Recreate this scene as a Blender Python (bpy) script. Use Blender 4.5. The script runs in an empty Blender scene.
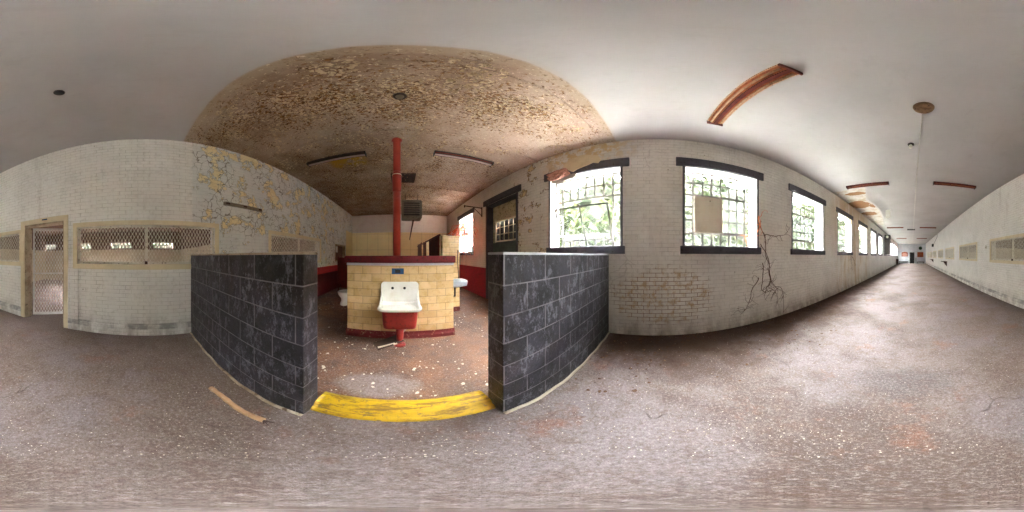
import bpy, bmesh, math, random
from mathutils import Vector, Matrix, noise as mnoise
random.seed(11)
PI = math.pi
SC = bpy.context.scene
COL = SC.collection
W = 2.75; H = 3.85; EYE = 1.45; YB = 9.2; YE = -32.0

def s2l(c): return tuple(((x/255)/12.92 if x/255 <= .04045 else ((x/255+.055)/1.055)**2.4) for x in c)

# ------------------------------------------------------------------ node helper
class NT:
    def __init__(s, name, rough=.8, spec=.3):
        s.m = bpy.data.materials.new(name); s.m.use_nodes = True
        s.t = s.m.node_tree; s.b = s.t.nodes['Principled BSDF']
        s.b.inputs['Roughness'].default_value = rough
        s.b.inputs['Specular IOR Level'].default_value = spec
        s._p = None
    def n(s, k, **kw):
        x = s.t.nodes.new(k)
        for a, b in kw.items(): setattr(x, a, b)
        return x
    def put(s, sock, v):
        if isinstance(v, bpy.types.NodeSocket): s.t.links.new(v, sock)
        elif isinstance(v, (tuple, list)):
            sock.default_value = tuple(v) + ((1,) if len(v) == 3 and sock.type == 'RGBA' else ())
        else: sock.default_value = v
    def pos(s):
        if not s._p:
            g = s.n('ShaderNodeNewGeometry'); s._p = g.outputs['Position']
            q = s.n('ShaderNodeSeparateXYZ'); s.put(q.inputs[0], s._p); s.xyz = q.outputs
        return s._p
    def obj(s): return s.n('ShaderNodeTexCoord').outputs['Object']
    def uv(s): return s.n('ShaderNodeTexCoord').outputs['UV']
    def math(s, op, a, b=0.0, c=0.0, clamp=False):
        x = s.n('ShaderNodeMath', operation=op, use_clamp=clamp)
        s.put(x.inputs[0], a); s.put(x.inputs[1], b); s.put(x.inputs[2], c); return x.outputs[0]
    def mul(s, a, b): return s.math('MULTIPLY', a, b)
    def add(s, a, b): return s.math('ADD', a, b)
    def ramp(s, v, lo, hi, a=0.0, b=1.0):
        x = s.n('ShaderNodeMapRange'); x.clamp = True
        for i, q in enumerate((v, lo, hi, a, b)): s.put(x.inputs[i], q)
        return x.outputs[0]
    def noise(s, scale, detail=4, rough=.55, vec=None, off=None, sc=None, dist=0):
        x = s.n('ShaderNodeTexNoise'); v = vec or s.pos()
        if off or sc:
            m = s.n('ShaderNodeMapping'); s.put(m.inputs[0], v)
            if off: m.inputs[1].default_value = off
            if sc: m.inputs[3].default_value = sc
            v = m.outputs[0]
        s.put(x.inputs['Vector'], v); x.inputs['Scale'].default_value = scale
        x.inputs['Detail'].default_value = detail; x.inputs['Roughness'].default_value = rough
        x.inputs['Distortion'].default_value = dist
        return x.outputs[0]
    def voro(s, scale, feature='F1', vec=None, rnd=1.0):
        x = s.n('ShaderNodeTexVoronoi', feature=feature); s.put(x.inputs['Vector'], vec or s.pos())
        x.inputs['Scale'].default_value = scale; x.inputs['Randomness'].default_value = rnd
        return x
    def warp(s, amt, scale, vec=None):
        a = s.n('ShaderNodeTexNoise'); s.put(a.inputs['Vector'], vec or s.pos()); a.inputs['Scale'].default_value = scale
        sub = s.n('ShaderNodeVectorMath', operation='MULTIPLY_ADD')
        s.put(sub.inputs[0], a.outputs['Color']); sub.inputs[1].default_value = (amt,)*3
        s.put(sub.inputs[2], vec or s.pos()); return sub.outputs[0]
    def mix(s, f, a, b, mode='MIX'):
        x = s.n('ShaderNodeMix', data_type='RGBA', blend_type=mode)
        s.put(x.inputs[0], f); s.put(x.inputs[6], a); s.put(x.inputs[7], b); return x.outputs[2]
    def brick(s, w, h, mortar, off=.5, vec=None, bias=0, smooth=.3):
        x = s.n('ShaderNodeTexBrick'); s.put(x.inputs['Vector'], vec or s.uv())
        x.offset = off; x.inputs['Scale'].default_value = 1
        x.inputs['Brick Width'].default_value = w; x.inputs['Row Height'].default_value = h
        x.inputs['Mortar Size'].default_value = mortar; x.inputs['Mortar Smooth'].default_value = smooth
        x.inputs['Color1'].default_value = (0, 0, 0, 1); x.inputs['Color2'].default_value = (1, 1, 1, 1)
        x.inputs['Mortar'].default_value = (.5, .5, .5, 1)
        return x
    def bump(s, h, strength=.5, dist=.01, prev=None):
        x = s.n('ShaderNodeBump'); x.inputs['Strength'].default_value = strength; x.inputs['Distance'].default_value = dist
        s.put(x.inputs['Height'], h)
        if prev: s.put(x.inputs['Normal'], prev)
        return x.outputs[0]
    def out(s, col=None, nrm=None, rough=None):
        if col is not None: s.put(s.b.inputs['Base Color'], col)
        if nrm is not None: s.put(s.b.inputs['Normal'], nrm)
        if rough is not None: s.put(s.b.inputs['Roughness'], rough)
        return s.m
    def box01(s, sock, lo, hi, soft=.02):     # 1 inside lo..hi
        return s.mul(s.ramp(sock, lo-soft, lo+soft), s.ramp(sock, hi-soft, hi+soft, 1, 0))

def worn(name, c1, c2, rough=.7, scale=8, spec=.3, metal=0, c3=None, amt=.5, bump=.15, bs=40, th=(.45, .65)):
    t = NT(name, rough, spec); t.b.inputs['Metallic'].default_value = metal
    o = t.obj()
    f = t.mul(t.ramp(t.noise(scale, 6, .65, o), th[0], th[1]), amt)
    c = t.mix(f, s2l(c1), s2l(c2))
    if c3:
        c = t.mix(t.ramp(t.noise(scale*3.1, 5, .7, o, off=(3, 8, 1)), .56, .66), c, s2l(c3))
    return t.out(c, t.bump(t.noise(bs, 4, .6, o), bump, .01))

# ------------------------------------------------------------------ surface materials
def mk_brickwall(name, side):
    t = NT(name, .55, .4); t.pos(); X, Y, Z = t.xyz
    br = t.brick(.205, .0725, .0045); fac = br.outputs['Fac']
    w1 = t.noise(1.3, 5, .6); w2 = t.noise(14, 5, .65); fine = t.noise(60, 3)
    base = t.mix(t.ramp(w1, .35, .7), s2l((238, 235, 228)), s2l((220, 216, 208)))
    if side == 'left':
        base = t.mix(t.ramp(w1, .35, .7), s2l((246, 244, 240)), s2l((234, 232, 228)))
    base = t.mix(t.mul(t.ramp(w2, .52, .75), .35), base, s2l((176, 168, 156)))
    # individual bricks slightly different
    base = t.mix(.06, base, br.outputs['Color'], 'OVERLAY')
    # dark joints
    jm = t.mul(fac, t.ramp(t.noise(3.5, 5, .7, off=(5, 1, 0)), .4, .75, .12, .75))
    base = t.mix(jm, base, s2l((140, 130, 118)))
    # grime towards the bottom, a wide brown tide mark left by water
    gr = t.mul(t.ramp(Z, 0.02, .5, .75, 0), t.ramp(t.noise(4, 5, .7, sc=(1, 1, .4)), .38, .68))
    base = t.mix(gr, base, s2l((120, 104, 86)))
    st = t.mul(t.ramp(t.noise(2.0, 5, .7, sc=(1, 1, .22), off=(2, 4, 9)), .6, .78), .35)
    base = t.mix(st, base, s2l((150, 136, 118)))
    spots = t.mul(t.ramp(t.voro(3.2).outputs['Distance'], .05, .03), .6)
    base = t.mix(spots, base, s2l((120, 96, 72)))
    h = t.add(t.mul(fac, -1.0), t.mul(w2, .35))
    if side == 'right':
        # rust coloured joints and worn bricks low between two windows
        d = t.math('SQRT', t.add(t.math('POWER', t.math('DIVIDE', t.add(Y, .15), .75), 2), t.math('POWER', t.math('DIVIDE', t.add(Z, -.72), .46), 2)))
        reg = t.math('SUBTRACT', 1.25, t.add(d, t.mul(t.add(t.noise(5, 5, .7), -.5), 1.4)), clamp=True)
        reg = t.ramp(reg, .02, .4)
        base = t.mix(t.mul(t.ramp(reg, 0, .5), t.mul(fac, 1.0)), base, s2l((126, 84, 40)))
        base = t.mix(t.mul(reg, t.mul(t.ramp(t.noise(9, 5, .7, off=(3, 3, 3)), .5, .62), .75)), base, s2l((188, 158, 112)))
        # flaked brown patches beside the near window and further in
        pr = t.box01(Y, 1.6, 6.6, .5)
        pr = t.mul(pr, t.ramp(Z, 1.2, 1.7))
        n1 = t.noise(3.2, 6, .7, t.warp(.2, 6), off=(1, 7, 2))
        pr = t.mul(pr, t.ramp(t.math('ABSOLUTE', t.add(Y, -2.65)), .9, .3, .12, 1))
        base = t.mix(t.mul(pr, t.ramp(n1, .58, .6)), base, s2l((226, 208, 166)))
        base = t.mix(t.mul(pr, t.mul(t.ramp(n1, .57, .585), t.ramp(n1, .615, .60))), base, s2l((112, 84, 54)))
        tp = t.mul(t.ramp(Z, 3.3, 3.55), t.box01(Y, .5, 2.2, .3))
        base = t.mix(t.mul(tp, t.ramp(t.noise(5, 5, .7), .48, .54)), base, s2l((214, 192, 150)))
        cr = t.voro(1.6, 'DISTANCE_TO_EDGE', t.warp(.35, 3)).outputs['Distance']
        ck = t.mul(t.ramp(cr, .012, .004), t.ramp(t.noise(.9, 2, off=(0, 3, 0)), .5, .6))
        base = t.mix(t.mul(ck, .25), base, s2l((130, 116, 104)))
        # orange sweep of damp under the ceiling damage
        dm = t.mul(t.box01(Y, -9.8, -5.6, .6), t.ramp(t.add(t.noise(2.4, 5, .7, sc=(1, 1.6, .3)), t.mul(Z, .05)), .5, .7))
        base = t.mix(t.mul(dm, .7), base, s2l((190, 160, 110)))
        redz = t.mul(t.ramp(Z, 1.055, 1.045), t.ramp(Y, .95, 1.0))
        redc = t.mix(t.ramp(w2, .45, .7), s2l((178, 32, 52)), s2l((130, 22, 40)))
        base = t.mix(t.mul(redz, t.ramp(w1, .7, .65, .7, 1)), base, redc)
    if side == 'left':
        bs = t.mul(t.box01(Z, .13, .235, .01), t.ramp(t.noise(2.6, 4, .7, off=(0, 2, 0)), .42, .56))
        base = t.mix(t.mul(bs, .75), base, s2l((136, 134, 134)))
        inn = t.ramp(Y, .83, .86)
        wv = t.warp(.16, 5)
        n1 = t.noise(2.3, 6, .68, wv, off=(0, .6, 2))
        tz = t.ramp(Z, 1.5, 2.4, -.05, .0)
        n1 = t.add(t.add(n1, tz), t.ramp(Y, 4.5, 7.5, 0, -.05))
        blue = t.mix(t.ramp(w1, .3, .7), s2l((238, 237, 232)), s2l((216, 218, 218)))
        blue = t.mix(t.mul(fac, .25), blue, s2l((150, 146, 140)))
        cre = t.mix(t.ramp(t.noise(6, 4), .4, .65), s2l((248, 236, 202)), s2l((240, 222, 176)))
        cre = t.mix(t.mul(fac, .25), cre, s2l((170, 148, 100)))
        c = t.mix(t.ramp(n1, .535, .545), blue, cre)
        edge = t.mul(t.ramp(n1, .522, .536), t.ramp(n1, .552, .538))
        c = t.mix(t.mul(edge, .7), c, s2l((96, 82, 62)))
        cr = t.voro(5.0, 'DISTANCE_TO_EDGE', t.warp(.3, 4)).outputs['Distance']
        ck = t.mul(t.ramp(cr, .035, .012), t.ramp(t.noise(1.7, 3, off=(0, 3, 5)), .42, .52))
        c = t.mix(t.mul(ck, .75), c, s2l((104, 92, 74)))
        # small dark curls towards the back
        n2 = t.noise(9, 4, .6, off=(1, 1, 1), sc=(1, .6, 1))
        c = t.mix(t.mul(t.ramp(n2, .62, .66), t.ramp(Y, 3.0, 4.5, .15, .7)), c, s2l((122, 104, 70)))
        redz = t.mul(t.ramp(Z, 1.055, 1.045), t.ramp(Y, .9, .95))
        redc = t.mix(t.ramp(Z, .79, .80), s2l((104, 20, 20)), s2l((206, 36, 34)))
        redc = t.mix(t.mul(t.ramp(w2, .5, .7), .4), redc, s2l((70, 20, 20)))
        c = t.mix(redz, c, redc)
        yel = t.mul(t.ramp(Y, 8.0, 8.02), t.ramp(Z, 2.8, 2.78))
        c = t.mix(yel, c, s2l((238, 220, 172)))
        base = t.mix(inn, base, c)
        h = t.add(h, t.mul(inn, t.mul(t.ramp(n1, .53, .55), -1.6)))
        h = t.add(h, t.mul(inn, t.mul(ck, 1.0)))
    return t.out(base, t.bump(h, .55, .006, t.bump(fine, .1, .004)))

def mk_backwall():
    t = NT('back_wall_paint', .45, .4); t.pos(); X, Y, Z = t.xyz
    br = t.brick(.205, .0725, .004); tl = t.brick(.62, .9, .006, off=0)
    up = t.mix(t.mul(br.outputs['Fac'], .4), s2l((236, 232, 226)), s2l((170, 162, 154)))
    up = t.mix(t.ramp(t.noise(2.5, 5, .7), .5, .7, 0, .4), up, s2l((196, 180, 170)))
    lo = t.mix(tl.outputs['Fac'], s2l((240, 222, 176)), s2l((160, 140, 100)))
    lo = t.mix(t.ramp(t.noise(2, 5, .7, off=(1, 1, 1)), .45, .7, 0, .5), lo, s2l((224, 200, 150)))
    c = t.mix(t.ramp(Z, 2.785, 2.80), lo, up)
    return t.out(c, t.bump(t.mul(br.outputs['Fac'], -1), .3, .004))

def mk_endwall():
    t = NT('end_wall_paint', .6, .3); t.pos(); X, Y, Z = t.xyz
    c = t.mix(t.ramp(t.noise(1.5, 5), .4, .7), s2l((228, 230, 236)), s2l((208, 212, 220)))
    return t.out(c)

def mk_ceiling():
    t = NT('ceiling_paint', .7, .25); t.pos(); X, Y, Z = t.xyz
    cor = t.mix(t.ramp(t.noise(.8, 5, .6), .35, .7), s2l((190, 186, 185)), s2l((178, 174, 172)))
    cor = t.mix(t.mul(t.ramp(t.noise(6, 5, .7, sc=(1, .4, 1)), .55, .75), .3), cor, s2l((164, 158, 155)))
    # inside the washroom: blistered yellow-brown paint
    big = t.noise(.9, 5, .65, off=(2, 2, 0))
    inn = t.mix(t.ramp(big, .4, .62), s2l((178, 158, 138)), s2l((144, 120, 98)))
    right = t.ramp(X, -.8, 2.4)
    inn = t.mix(t.mul(right, .35), inn, s2l((186, 160, 152)))
    # dense rusty-brown band where the flakes are thickest
    bandd = t.math('ABSOLUTE', t.add(Y, t.add(t.mul(t.math('ABSOLUTE', X), .16), -1.62)))
    band = t.mul(t.ramp(bandd, .7, .05), t.ramp(t.math('ABSOLUTE', X), 2.6, 1.0))
    back = t.ramp(Y, 2.4, 5.0, 0, .55)
    dens = t.math('MAXIMUM', t.mul(band, .9), back)
    dens = t.add(dens, t.mul(right, -.12))
    wv = t.warp(.06, 14)
    n1 = t.noise(26, 6, .75, wv, sc=(.75, 1.1, 1))
    n1 = t.add(n1, t.mul(t.add(t.noise(3, 3, off=(5, 0, 0)), -.5), .35))
    th = t.math('SUBTRACT', .575, t.mul(dens, .12))
    spot = t.ramp(t.math('SUBTRACT', n1, th), 0, .02)
    inn = t.mix(spot, inn, t.mix(t.ramp(t.noise(22, 3), .4, .6), s2l((138, 98, 54)), s2l((92, 64, 40))))
    n2 = t.noise(34, 5, .75, wv, off=(4, 4, 4), sc=(.6, 1.2, 1))
    th2 = t.math('SUBTRACT', .60, t.mul(dens, .06))
    lt = t.ramp(t.math('SUBTRACT', n2, th2), 0, .02)
    inn = t.mix(t.mul(lt, .9), inn, s2l((228, 208, 176)))
    # ochre stain beside the left batten
    sx = t.mul(t.box01(X, -1.55, -.75, .08), t.box01(Y, 3.28, 3.75, .08))
    inn = t.mix(t.mul(sx, t.ramp(t.noise(5, 4), .38, .5)), inn, s2l((168, 132, 40)))
    isin = t.ramp(t.add(Y, t.mul(t.noise(3, 3), .04)), .69, .72)
    c = t.mix(isin, cor, inn)
    rim = t.mul(t.box01(Y, .66, .80, .03), .35)
    c = t.mix(rim, c, s2l((186, 168, 140)))
    # bared plaster and brown lath along the windows
    bx = t.mul(t.ramp(t.add(X, t.mul(t.noise(1.5, 3), .5)), 1.72, 1.76), t.mul(t.ramp(Y, -12.2, -12.1), t.ramp(Y, -5.1, -5.25)))
    c = t.mix(bx, c, t.mix(t.ramp(t.noise(3, 5, .7), .45, .6), s2l((206, 200, 192)), s2l((182, 168, 148))))
    br = None
    for (cx, cy, rx, ry) in ((2.02, -5.62, .42, .17), (2.32, -7.0, .5, .55), (1.75, -7.35, .22, .25), (2.3, -8.7, .42, .42)):
        d = t.math('SQRT', t.add(t.math('POWER', t.math('DIVIDE', t.add(X, -cx), rx), 2), t.math('POWER', t.math('DIVIDE', t.add(Y, -cy), ry), 2)))
        m = t.ramp(t.add(d, t.mul(t.add(t.noise(5, 4), -.5), .9)), 1.02, .96)
        br = m if br is None else t.math('MAXIMUM', br, m)
    c = t.mix(br, c, t.mix(t.noise(9, 4, .6, sc=(1, 6, 1)), s2l((166, 120, 74)), s2l((122, 84, 50))))
    h = t.add(t.mul(t.noise(5, 4), .3), t.mul(isin, t.add(t.mul(spot, -1), t.mul(t.noise(30, 5, .7), 1.2))))
    return t.out(c, t.bump(h, .5, .012))

def mk_floor():
    t = NT('concrete_floor', .85, .25); t.pos(); X, Y, Z = t.xyz
    big = t.noise(.7, 6, .62); mid = t.noise(4, 6, .7); fin = t.noise(55, 3, .8); gr = t.noise(140, 2, .8)
    c = t.mix(t.ramp(big, .44, .57), s2l((130, 119, 119)), s2l((92, 77, 71)))
    c = t.mix(t.ramp(t.add(X, t.mul(big, 1.5)), 1.2, -.6, 0, .6), c, s2l((130, 110, 92)))
    c = t.mix(t.mul(t.ramp(mid, .5, .62), .75), c, s2l((104, 82, 72)))
    c = t.mix(t.mul(t.ramp(t.noise(1.1, 5, .6, off=(7, 3, 0)), .5, .6), .5), c, s2l((138, 128, 131)))
    rs = t.mul(t.ramp(t.noise(1.6, 5, .7, off=(9, 9, 0)), .58, .7), .5)
    c = t.mix(t.mul(rs, 1.5), c, s2l((136, 88, 62)))
    # wet brown leaf mould along the window wall
    ed = t.mul(t.ramp(t.add(X, t.mul(t.add(t.noise(1.8, 6, .75), -.5), 2.2)), 1.35, 2.2), t.ramp(Y, .9, .7))
    EDGE = ed
    el = t.mul(t.ramp(t.add(X, t.mul(t.add(t.noise(2.2, 5, .7), -.5), 1.2)), -2.2, -2.75), .6)
    c = t.mix(el, c, s2l((104, 88, 76)))
    # puddle stains
    d = t.math('SQRT', t.add(t.math('POWER', t.math('DIVIDE', t.add(X, -.05), .55), 2), t.math('POWER', t.math('DIVIDE', t.add(Y, 1.5), .3), 2)))
    c = t.mix(t.mul(t.ramp(t.add(d, t.mul(t.noise(7, 5, .7), 1.6)), 1.9, 1.3), .55), c, s2l((78, 74, 76)))
    # washroom floor
    inn = t.ramp(Y, 1.0, 1.03)
    ci = t.mix(t.ramp(t.noise(1.3, 5, .6, off=(3, 1, 0)), .36, .62), s2l((140, 92, 56)), s2l((92, 64, 46)))
    ci = t.mix(t.mul(t.ramp(t.noise(5, 6, .7, off=(3, 1, 0)), .5, .64), .7), ci, s2l((76, 56, 46)))
    d2 = t.math('SQRT', t.add(t.math('POWER', t.math('DIVIDE', t.add(X, .2), .42), 2), t.math('POWER', t.math('DIVIDE', t.add(Y, -1.42), .22), 2)))
    ci = t.mix(t.mul(t.ramp(t.add(d2, t.mul(t.noise(5, 5, .7), .9)), 1.5, 1.2), .75), ci, s2l((146, 132, 128)))
    c = t.mix(inn, c, ci)
    c = t.mix(t.ramp(fin, .35, .7, .0, .35), c, t.mix(t.ramp(gr, .4, .6), s2l((70, 58, 52)), s2l((188, 176, 172))))
    g2 = t.noise(42, 5, .9, off=(6, 2, 0)); g3 = t.noise(11, 5, .8, off=(1, 2, 7))
    c = t.mix(t.ramp(g2, .5, .6, 0, .55), c, s2l((84, 70, 64)))
    c = t.mix(t.ramp(g2, .46, .38, 0, .6), c, s2l((176, 164, 162)))
    c = t.mix(t.mul(t.ramp(g3, .52, .6), .4), c, s2l((98, 76, 64)))
    c = t.mix(t.mul(EDGE, .85), c, s2l((66, 44, 30)))
    ckd = t.voro(.55, 'DISTANCE_TO_EDGE', t.warp(.35, 2.5)).outputs['Distance']
    ck = t.mul(t.ramp(ckd, .004, .001), t.ramp(t.noise(1.1, 2, off=(1, 8, 0)), .54, .62))
    c = t.mix(t.mul(ck, .35), c, s2l((70, 58, 52)))
    h = t.add(t.add(fin, t.mul(gr, .7)), t.add(t.mul(mid, .8), t.mul(ck, -2)))
    return t.out(c, t.bump(h, .55, .012), t.ramp(mid, .35, .65, .95, .6))

def mk_block():
    t = NT('black_painted_block', .5, .45)
    br = t.brick(.405, .2105, .0055, vec=t.uv(), smooth=.4); f = br.outputs['Fac']
    o = t.pos()
    c = t.mix(t.ramp(t.noise(2.6, 6, .8), .42, .58), s2l((18, 15, 18)), s2l((52, 49, 58)))
    c = t.mix(t.mul(t.ramp(t.noise(5, 6, .8, off=(4, 4, 1), sc=(1, 1, .6)), .5, .62), .7), c, s2l((54, 46, 46)))
    c = t.mix(t.mul(t.ramp(t.noise(13, 6, .9, sc=(1, 1, .5)), .52, .6), .75), c, s2l((118, 118, 128)))
    c = t.mix(.3, c, br.outputs['Color'], 'OVERLAY')
    c = t.mix(t.mul(f, t.ramp(t.noise(6, 4, .6, off=(1, 2, 3)), .3, .6, .3, .85)), c, s2l((142, 138, 142)))
    h = t.add(t.mul(f, -1.4), t.mul(t.noise(45, 4, .75), .7))
    return t.out(c, t.bump(h, .7, .008))

def mk_tile():
    t = NT('yellow_glazed_tile', .25, .5)
    br = t.brick(.305, .1285, .0035, smooth=.2); f = br.outputs['Fac']
    c = t.mix(br.outputs['Color'], s2l((200, 166, 114)), s2l((224, 194, 144)))
    c = t.mix(t.mul(t.ramp(t.noise(3, 5, .65), .45, .7), .5), c, s2l((186, 152, 96)))
    c = t.mix(t.mul(t.ramp(t.noise(12, 5, .7, off=(1, 5, 2)), .55, .72), .4), c, s2l((150, 118, 74)))
    c = t.mix(t.mul(f, .85), c, s2l((128, 100, 62)))
    return t.out(c, t.bump(t.mul(f, -1), .5, .004), t.ramp(t.noise(9, 4), .4, .7, .22, .5))

M = {}
M['left'] = mk_brickwall('white_brick_left', 'left')
M['right'] = mk_brickwall('white_brick_windows', 'right')
M['back'] = mk_backwall(); M['end'] = mk_endwall()
M['ceiling'] = mk_ceiling(); M['floor'] = mk_floor(); M['block'] = mk_block(); M['tile'] = mk_tile()
M['slate'] = worn('slate_grey_paint', (80, 78, 86), (100, 98, 106), .5, 6, c3=(60, 54, 54))
M['cream'] = worn('cream_frame_paint', (230, 218, 188), (212, 196, 162), .55, 5)
M['oldcream'] = worn('weathered_jamb_paint', (186, 170, 148), (140, 118, 96), .7, 5, amt=.9, c3=(106, 84, 64))
M['meshw'] = worn('grey_white_mesh_metal', (228, 224, 210), (198, 190, 172), .5, 8, c3=(130, 112, 90))
M['meshg'] = worn('white_gate_metal', (232, 234, 232), (186, 188, 186), .5, 8)
M['steelw'] = worn('pale_window_steel', (128, 122, 120), (108, 98, 92), .5, 9)
M['bars'] = worn('security_bar_steel', (120, 112, 108), (90, 76, 66), .6, 9)
M['maroon'] = worn('maroon_paint', (110, 26, 30), (82, 18, 22), .45, 6, c3=(66, 22, 22))
M['maroontile'] = worn('maroon_base_tile', (108, 34, 36), (80, 26, 28), .35, 6, c3=(150, 116, 96))
M['stall'] = worn('oxblood_stall_panel', (106, 36, 28), (84, 26, 22), .5, 3, c3=(66, 24, 20))
M['redpipe'] = worn('red_enamel_pipe', (164, 54, 40), (136, 40, 32), .35, 3, amt=.7)
M['sinkred'] = worn('red_painted_cast_iron', (150, 44, 38), (118, 34, 30), .45, 7, c3=(100, 38, 30))
M['porcelain'] = worn('white_porcelain_enamel', (232, 230, 222), (214, 206, 188), .18, 5, .6, bump=.02, amt=.5, th=(.5, .7))
M['porcgrey'] = worn('grey_porcelain', (176, 182, 188), (146, 150, 154), .3, 5)
M['bluegrey'] = worn('pale_blue_cap_strip', (184, 186, 194), (160, 158, 164), .5, 8)
M['rust'] = worn('orange_rusted_steel', (170, 94, 50), (120, 60, 34), .75, 12, c3=(84, 44, 30), amt=.9)
M['rustpale'] = worn('pale_rusted_enamel', (206, 164, 130), (172, 116, 78), .65, 10, amt=.8, c3=(128, 74, 46))
M['rustred'] = worn('dark_red_rusted_steel', (112, 44, 32), (80, 32, 26), .7, 10, amt=.9)
M['bracketrust'] = worn('dark_rust', (74, 54, 46), (50, 38, 34), .7, 10)
M['darkmetal'] = worn('dark_brown_steel', (58, 48, 44), (82, 68, 60), .55, 9)
M['tube'] = worn('dull_fluorescent_tube', (196, 176, 170), (168, 146, 140), .35, 6)
M['heater'] = worn('grey_brown_heater_enamel', (134, 122, 106), (104, 92, 78), .5, 6, c3=(66, 54, 44))
M['black'] = worn('black_enamel', (30, 30, 32), (48, 46, 46), .5, 6)
M['conduit'] = worn('painted_conduit', (206, 202, 194), (176, 170, 162), .5, 5)
M['brass'] = worn('corroded_ceiling_plate', (134, 104, 72), (92, 64, 42), .6, 14, c3=(86, 62, 44), amt=.9)
M['cardboard'] = worn('tan_board', (190, 178, 158), (172, 158, 138), .85, 4)
M['wood'] = worn('weathered_wood', (190, 152, 114), (146, 108, 78), .8, 9, c3=(196, 176, 150))
M['creamplaster'] = worn('cream_plaster', (228, 214, 184), (206, 188, 152), .85, 6)
M['plasterpink'] = worn('pink_brick_plaster', (214, 164, 148), (180, 120, 106), .85, 14, c3=(130, 90, 78), amt=.9, bump=.5)
M['plasterwhite'] = worn('bare_plaster_sheet', (206, 198, 190), (180, 172, 166), .8, 4)
M['ceilboard'] = worn('painted_ceiling_board', (190, 186, 185), (178, 174, 172), .8, 2)
M['flake'] = worn('curled_paint_flake', (208, 186, 152), (138, 106, 76), .8, 3, c3=(112, 82, 54), amt=.9)
M['chip'] = worn('pale_paint_chip', (222, 210, 194), (184, 160, 132), .8, 2, amt=.6)
M['leafmould'] = worn('brown_leaf_litter', (92, 66, 46), (60, 44, 34), .9, 3, amt=.9, c3=(140, 112, 84))
M['vine'] = worn('dry_vine_stem', (104, 80, 66), (76, 54, 48), .8, 9)
M['vinered'] = worn('red_vine_stem', (214, 104, 66), (232, 150, 104), .8, 5, amt=.9)
M['bluesign'] = worn('blue_plate', (34, 74, 112), (26, 56, 88), .45, 9)
M['doorpaint'] = worn('teal_door_paint', (84, 98, 92), (64, 74, 70), .55, 5)
M['boardpeel'] = worn('peeling_cream_board', (196, 184, 150), (164, 146, 112), .7, 5, amt=.9, c3=(64, 54, 46))
M['frosted'] = worn('pale_notice', (232, 232, 230), (220, 220, 218), .7, 5)
M['green'] = worn('dark_green_plate', (40, 70, 50), (30, 52, 40), .6, 5)
M['orange'] = worn('orange_brown_board', (162, 88, 54), (128, 64, 42), .7, 3, amt=.9)
M['roomwall'] = worn('beige_room_wall', (196, 184, 156), (172, 156, 126), .7, 1.2)
M['roomceil'] = worn('brown_room_ceiling', (120, 92, 76), (92, 70, 60), .8, 1.5)
M['yellow'] = None
t = NT('two_tone_room_paint', .7, .3); t.pos()
M['room2'] = t.out(t.mix(t.ramp(t.add(t.xyz[2], t.mul(t.noise(3, 4), .08)), 1.80, 1.84), t.mix(t.noise(1.5, 5), s2l((214, 204, 182)), s2l((188, 176, 150))), s2l((92, 66, 54))))
t = NT('worn_yellow_paint', .5, .4); t.pos()
cc = t.mix(t.ramp(t.noise(9, 6, .75, sc=(.4, 2.2, 1)), .48, .58, 0, .85), s2l((196, 156, 16)), s2l((112, 80, 36)))
cc = t.mix(t.ramp(t.noise(22, 5, .7, off=(2, 2, 2)), .56, .66, 0, .8), cc, s2l((110, 92, 70)))
M['yellow'] = t.out(cc, t.bump(t.noise(30, 4, .7), .5, .01))
t = NT('dusty_window_glass', .2, .5)
tr = t.n('ShaderNodeBsdfTransparent'); tr.inputs[0].default_value = (.93, .95, .94, 1)
mx = t.n('ShaderNodeMixShader'); t.put(mx.inputs[0], t.ramp(t.noise(5, 4), .3, .7, .04, .16))
t.put(mx.inputs[1], tr.outputs[0]); t.put(mx.inputs[2], t.b.outputs[0]); t.b.inputs['Base Color'].default_value = (.7, .72, .7, 1)
t.put(t.t.nodes['Material Output'].inputs[0], mx.outputs[0]); M['glass'] = t.m
t = NT('outdoor_leaves', 1, 0); oi = t.noise(.6, 3)
M['leaves'] = t.out(t.mix(t.ramp(oi, .4, .6), s2l((14, 19, 8)), s2l((30, 33, 18))))
t.b.inputs['Transmission Weight'].default_value = 0
t = NT('added_tree_mass_leaves', 1, 0); M['treemass'] = t.out(t.mix(t.ramp(t.noise(1.2, 6, .7), .42, .6), s2l((12, 15, 10)), s2l((28, 29, 24))))
t = NT('grey_concrete_ground', .9, .1); M['concrete_ground'] = t.out(t.mix(t.noise(2, 4), s2l((136, 136, 130)), s2l((156, 155, 150))))  # concrete grey, tone chosen to bounce daylight up onto the ceiling

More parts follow.
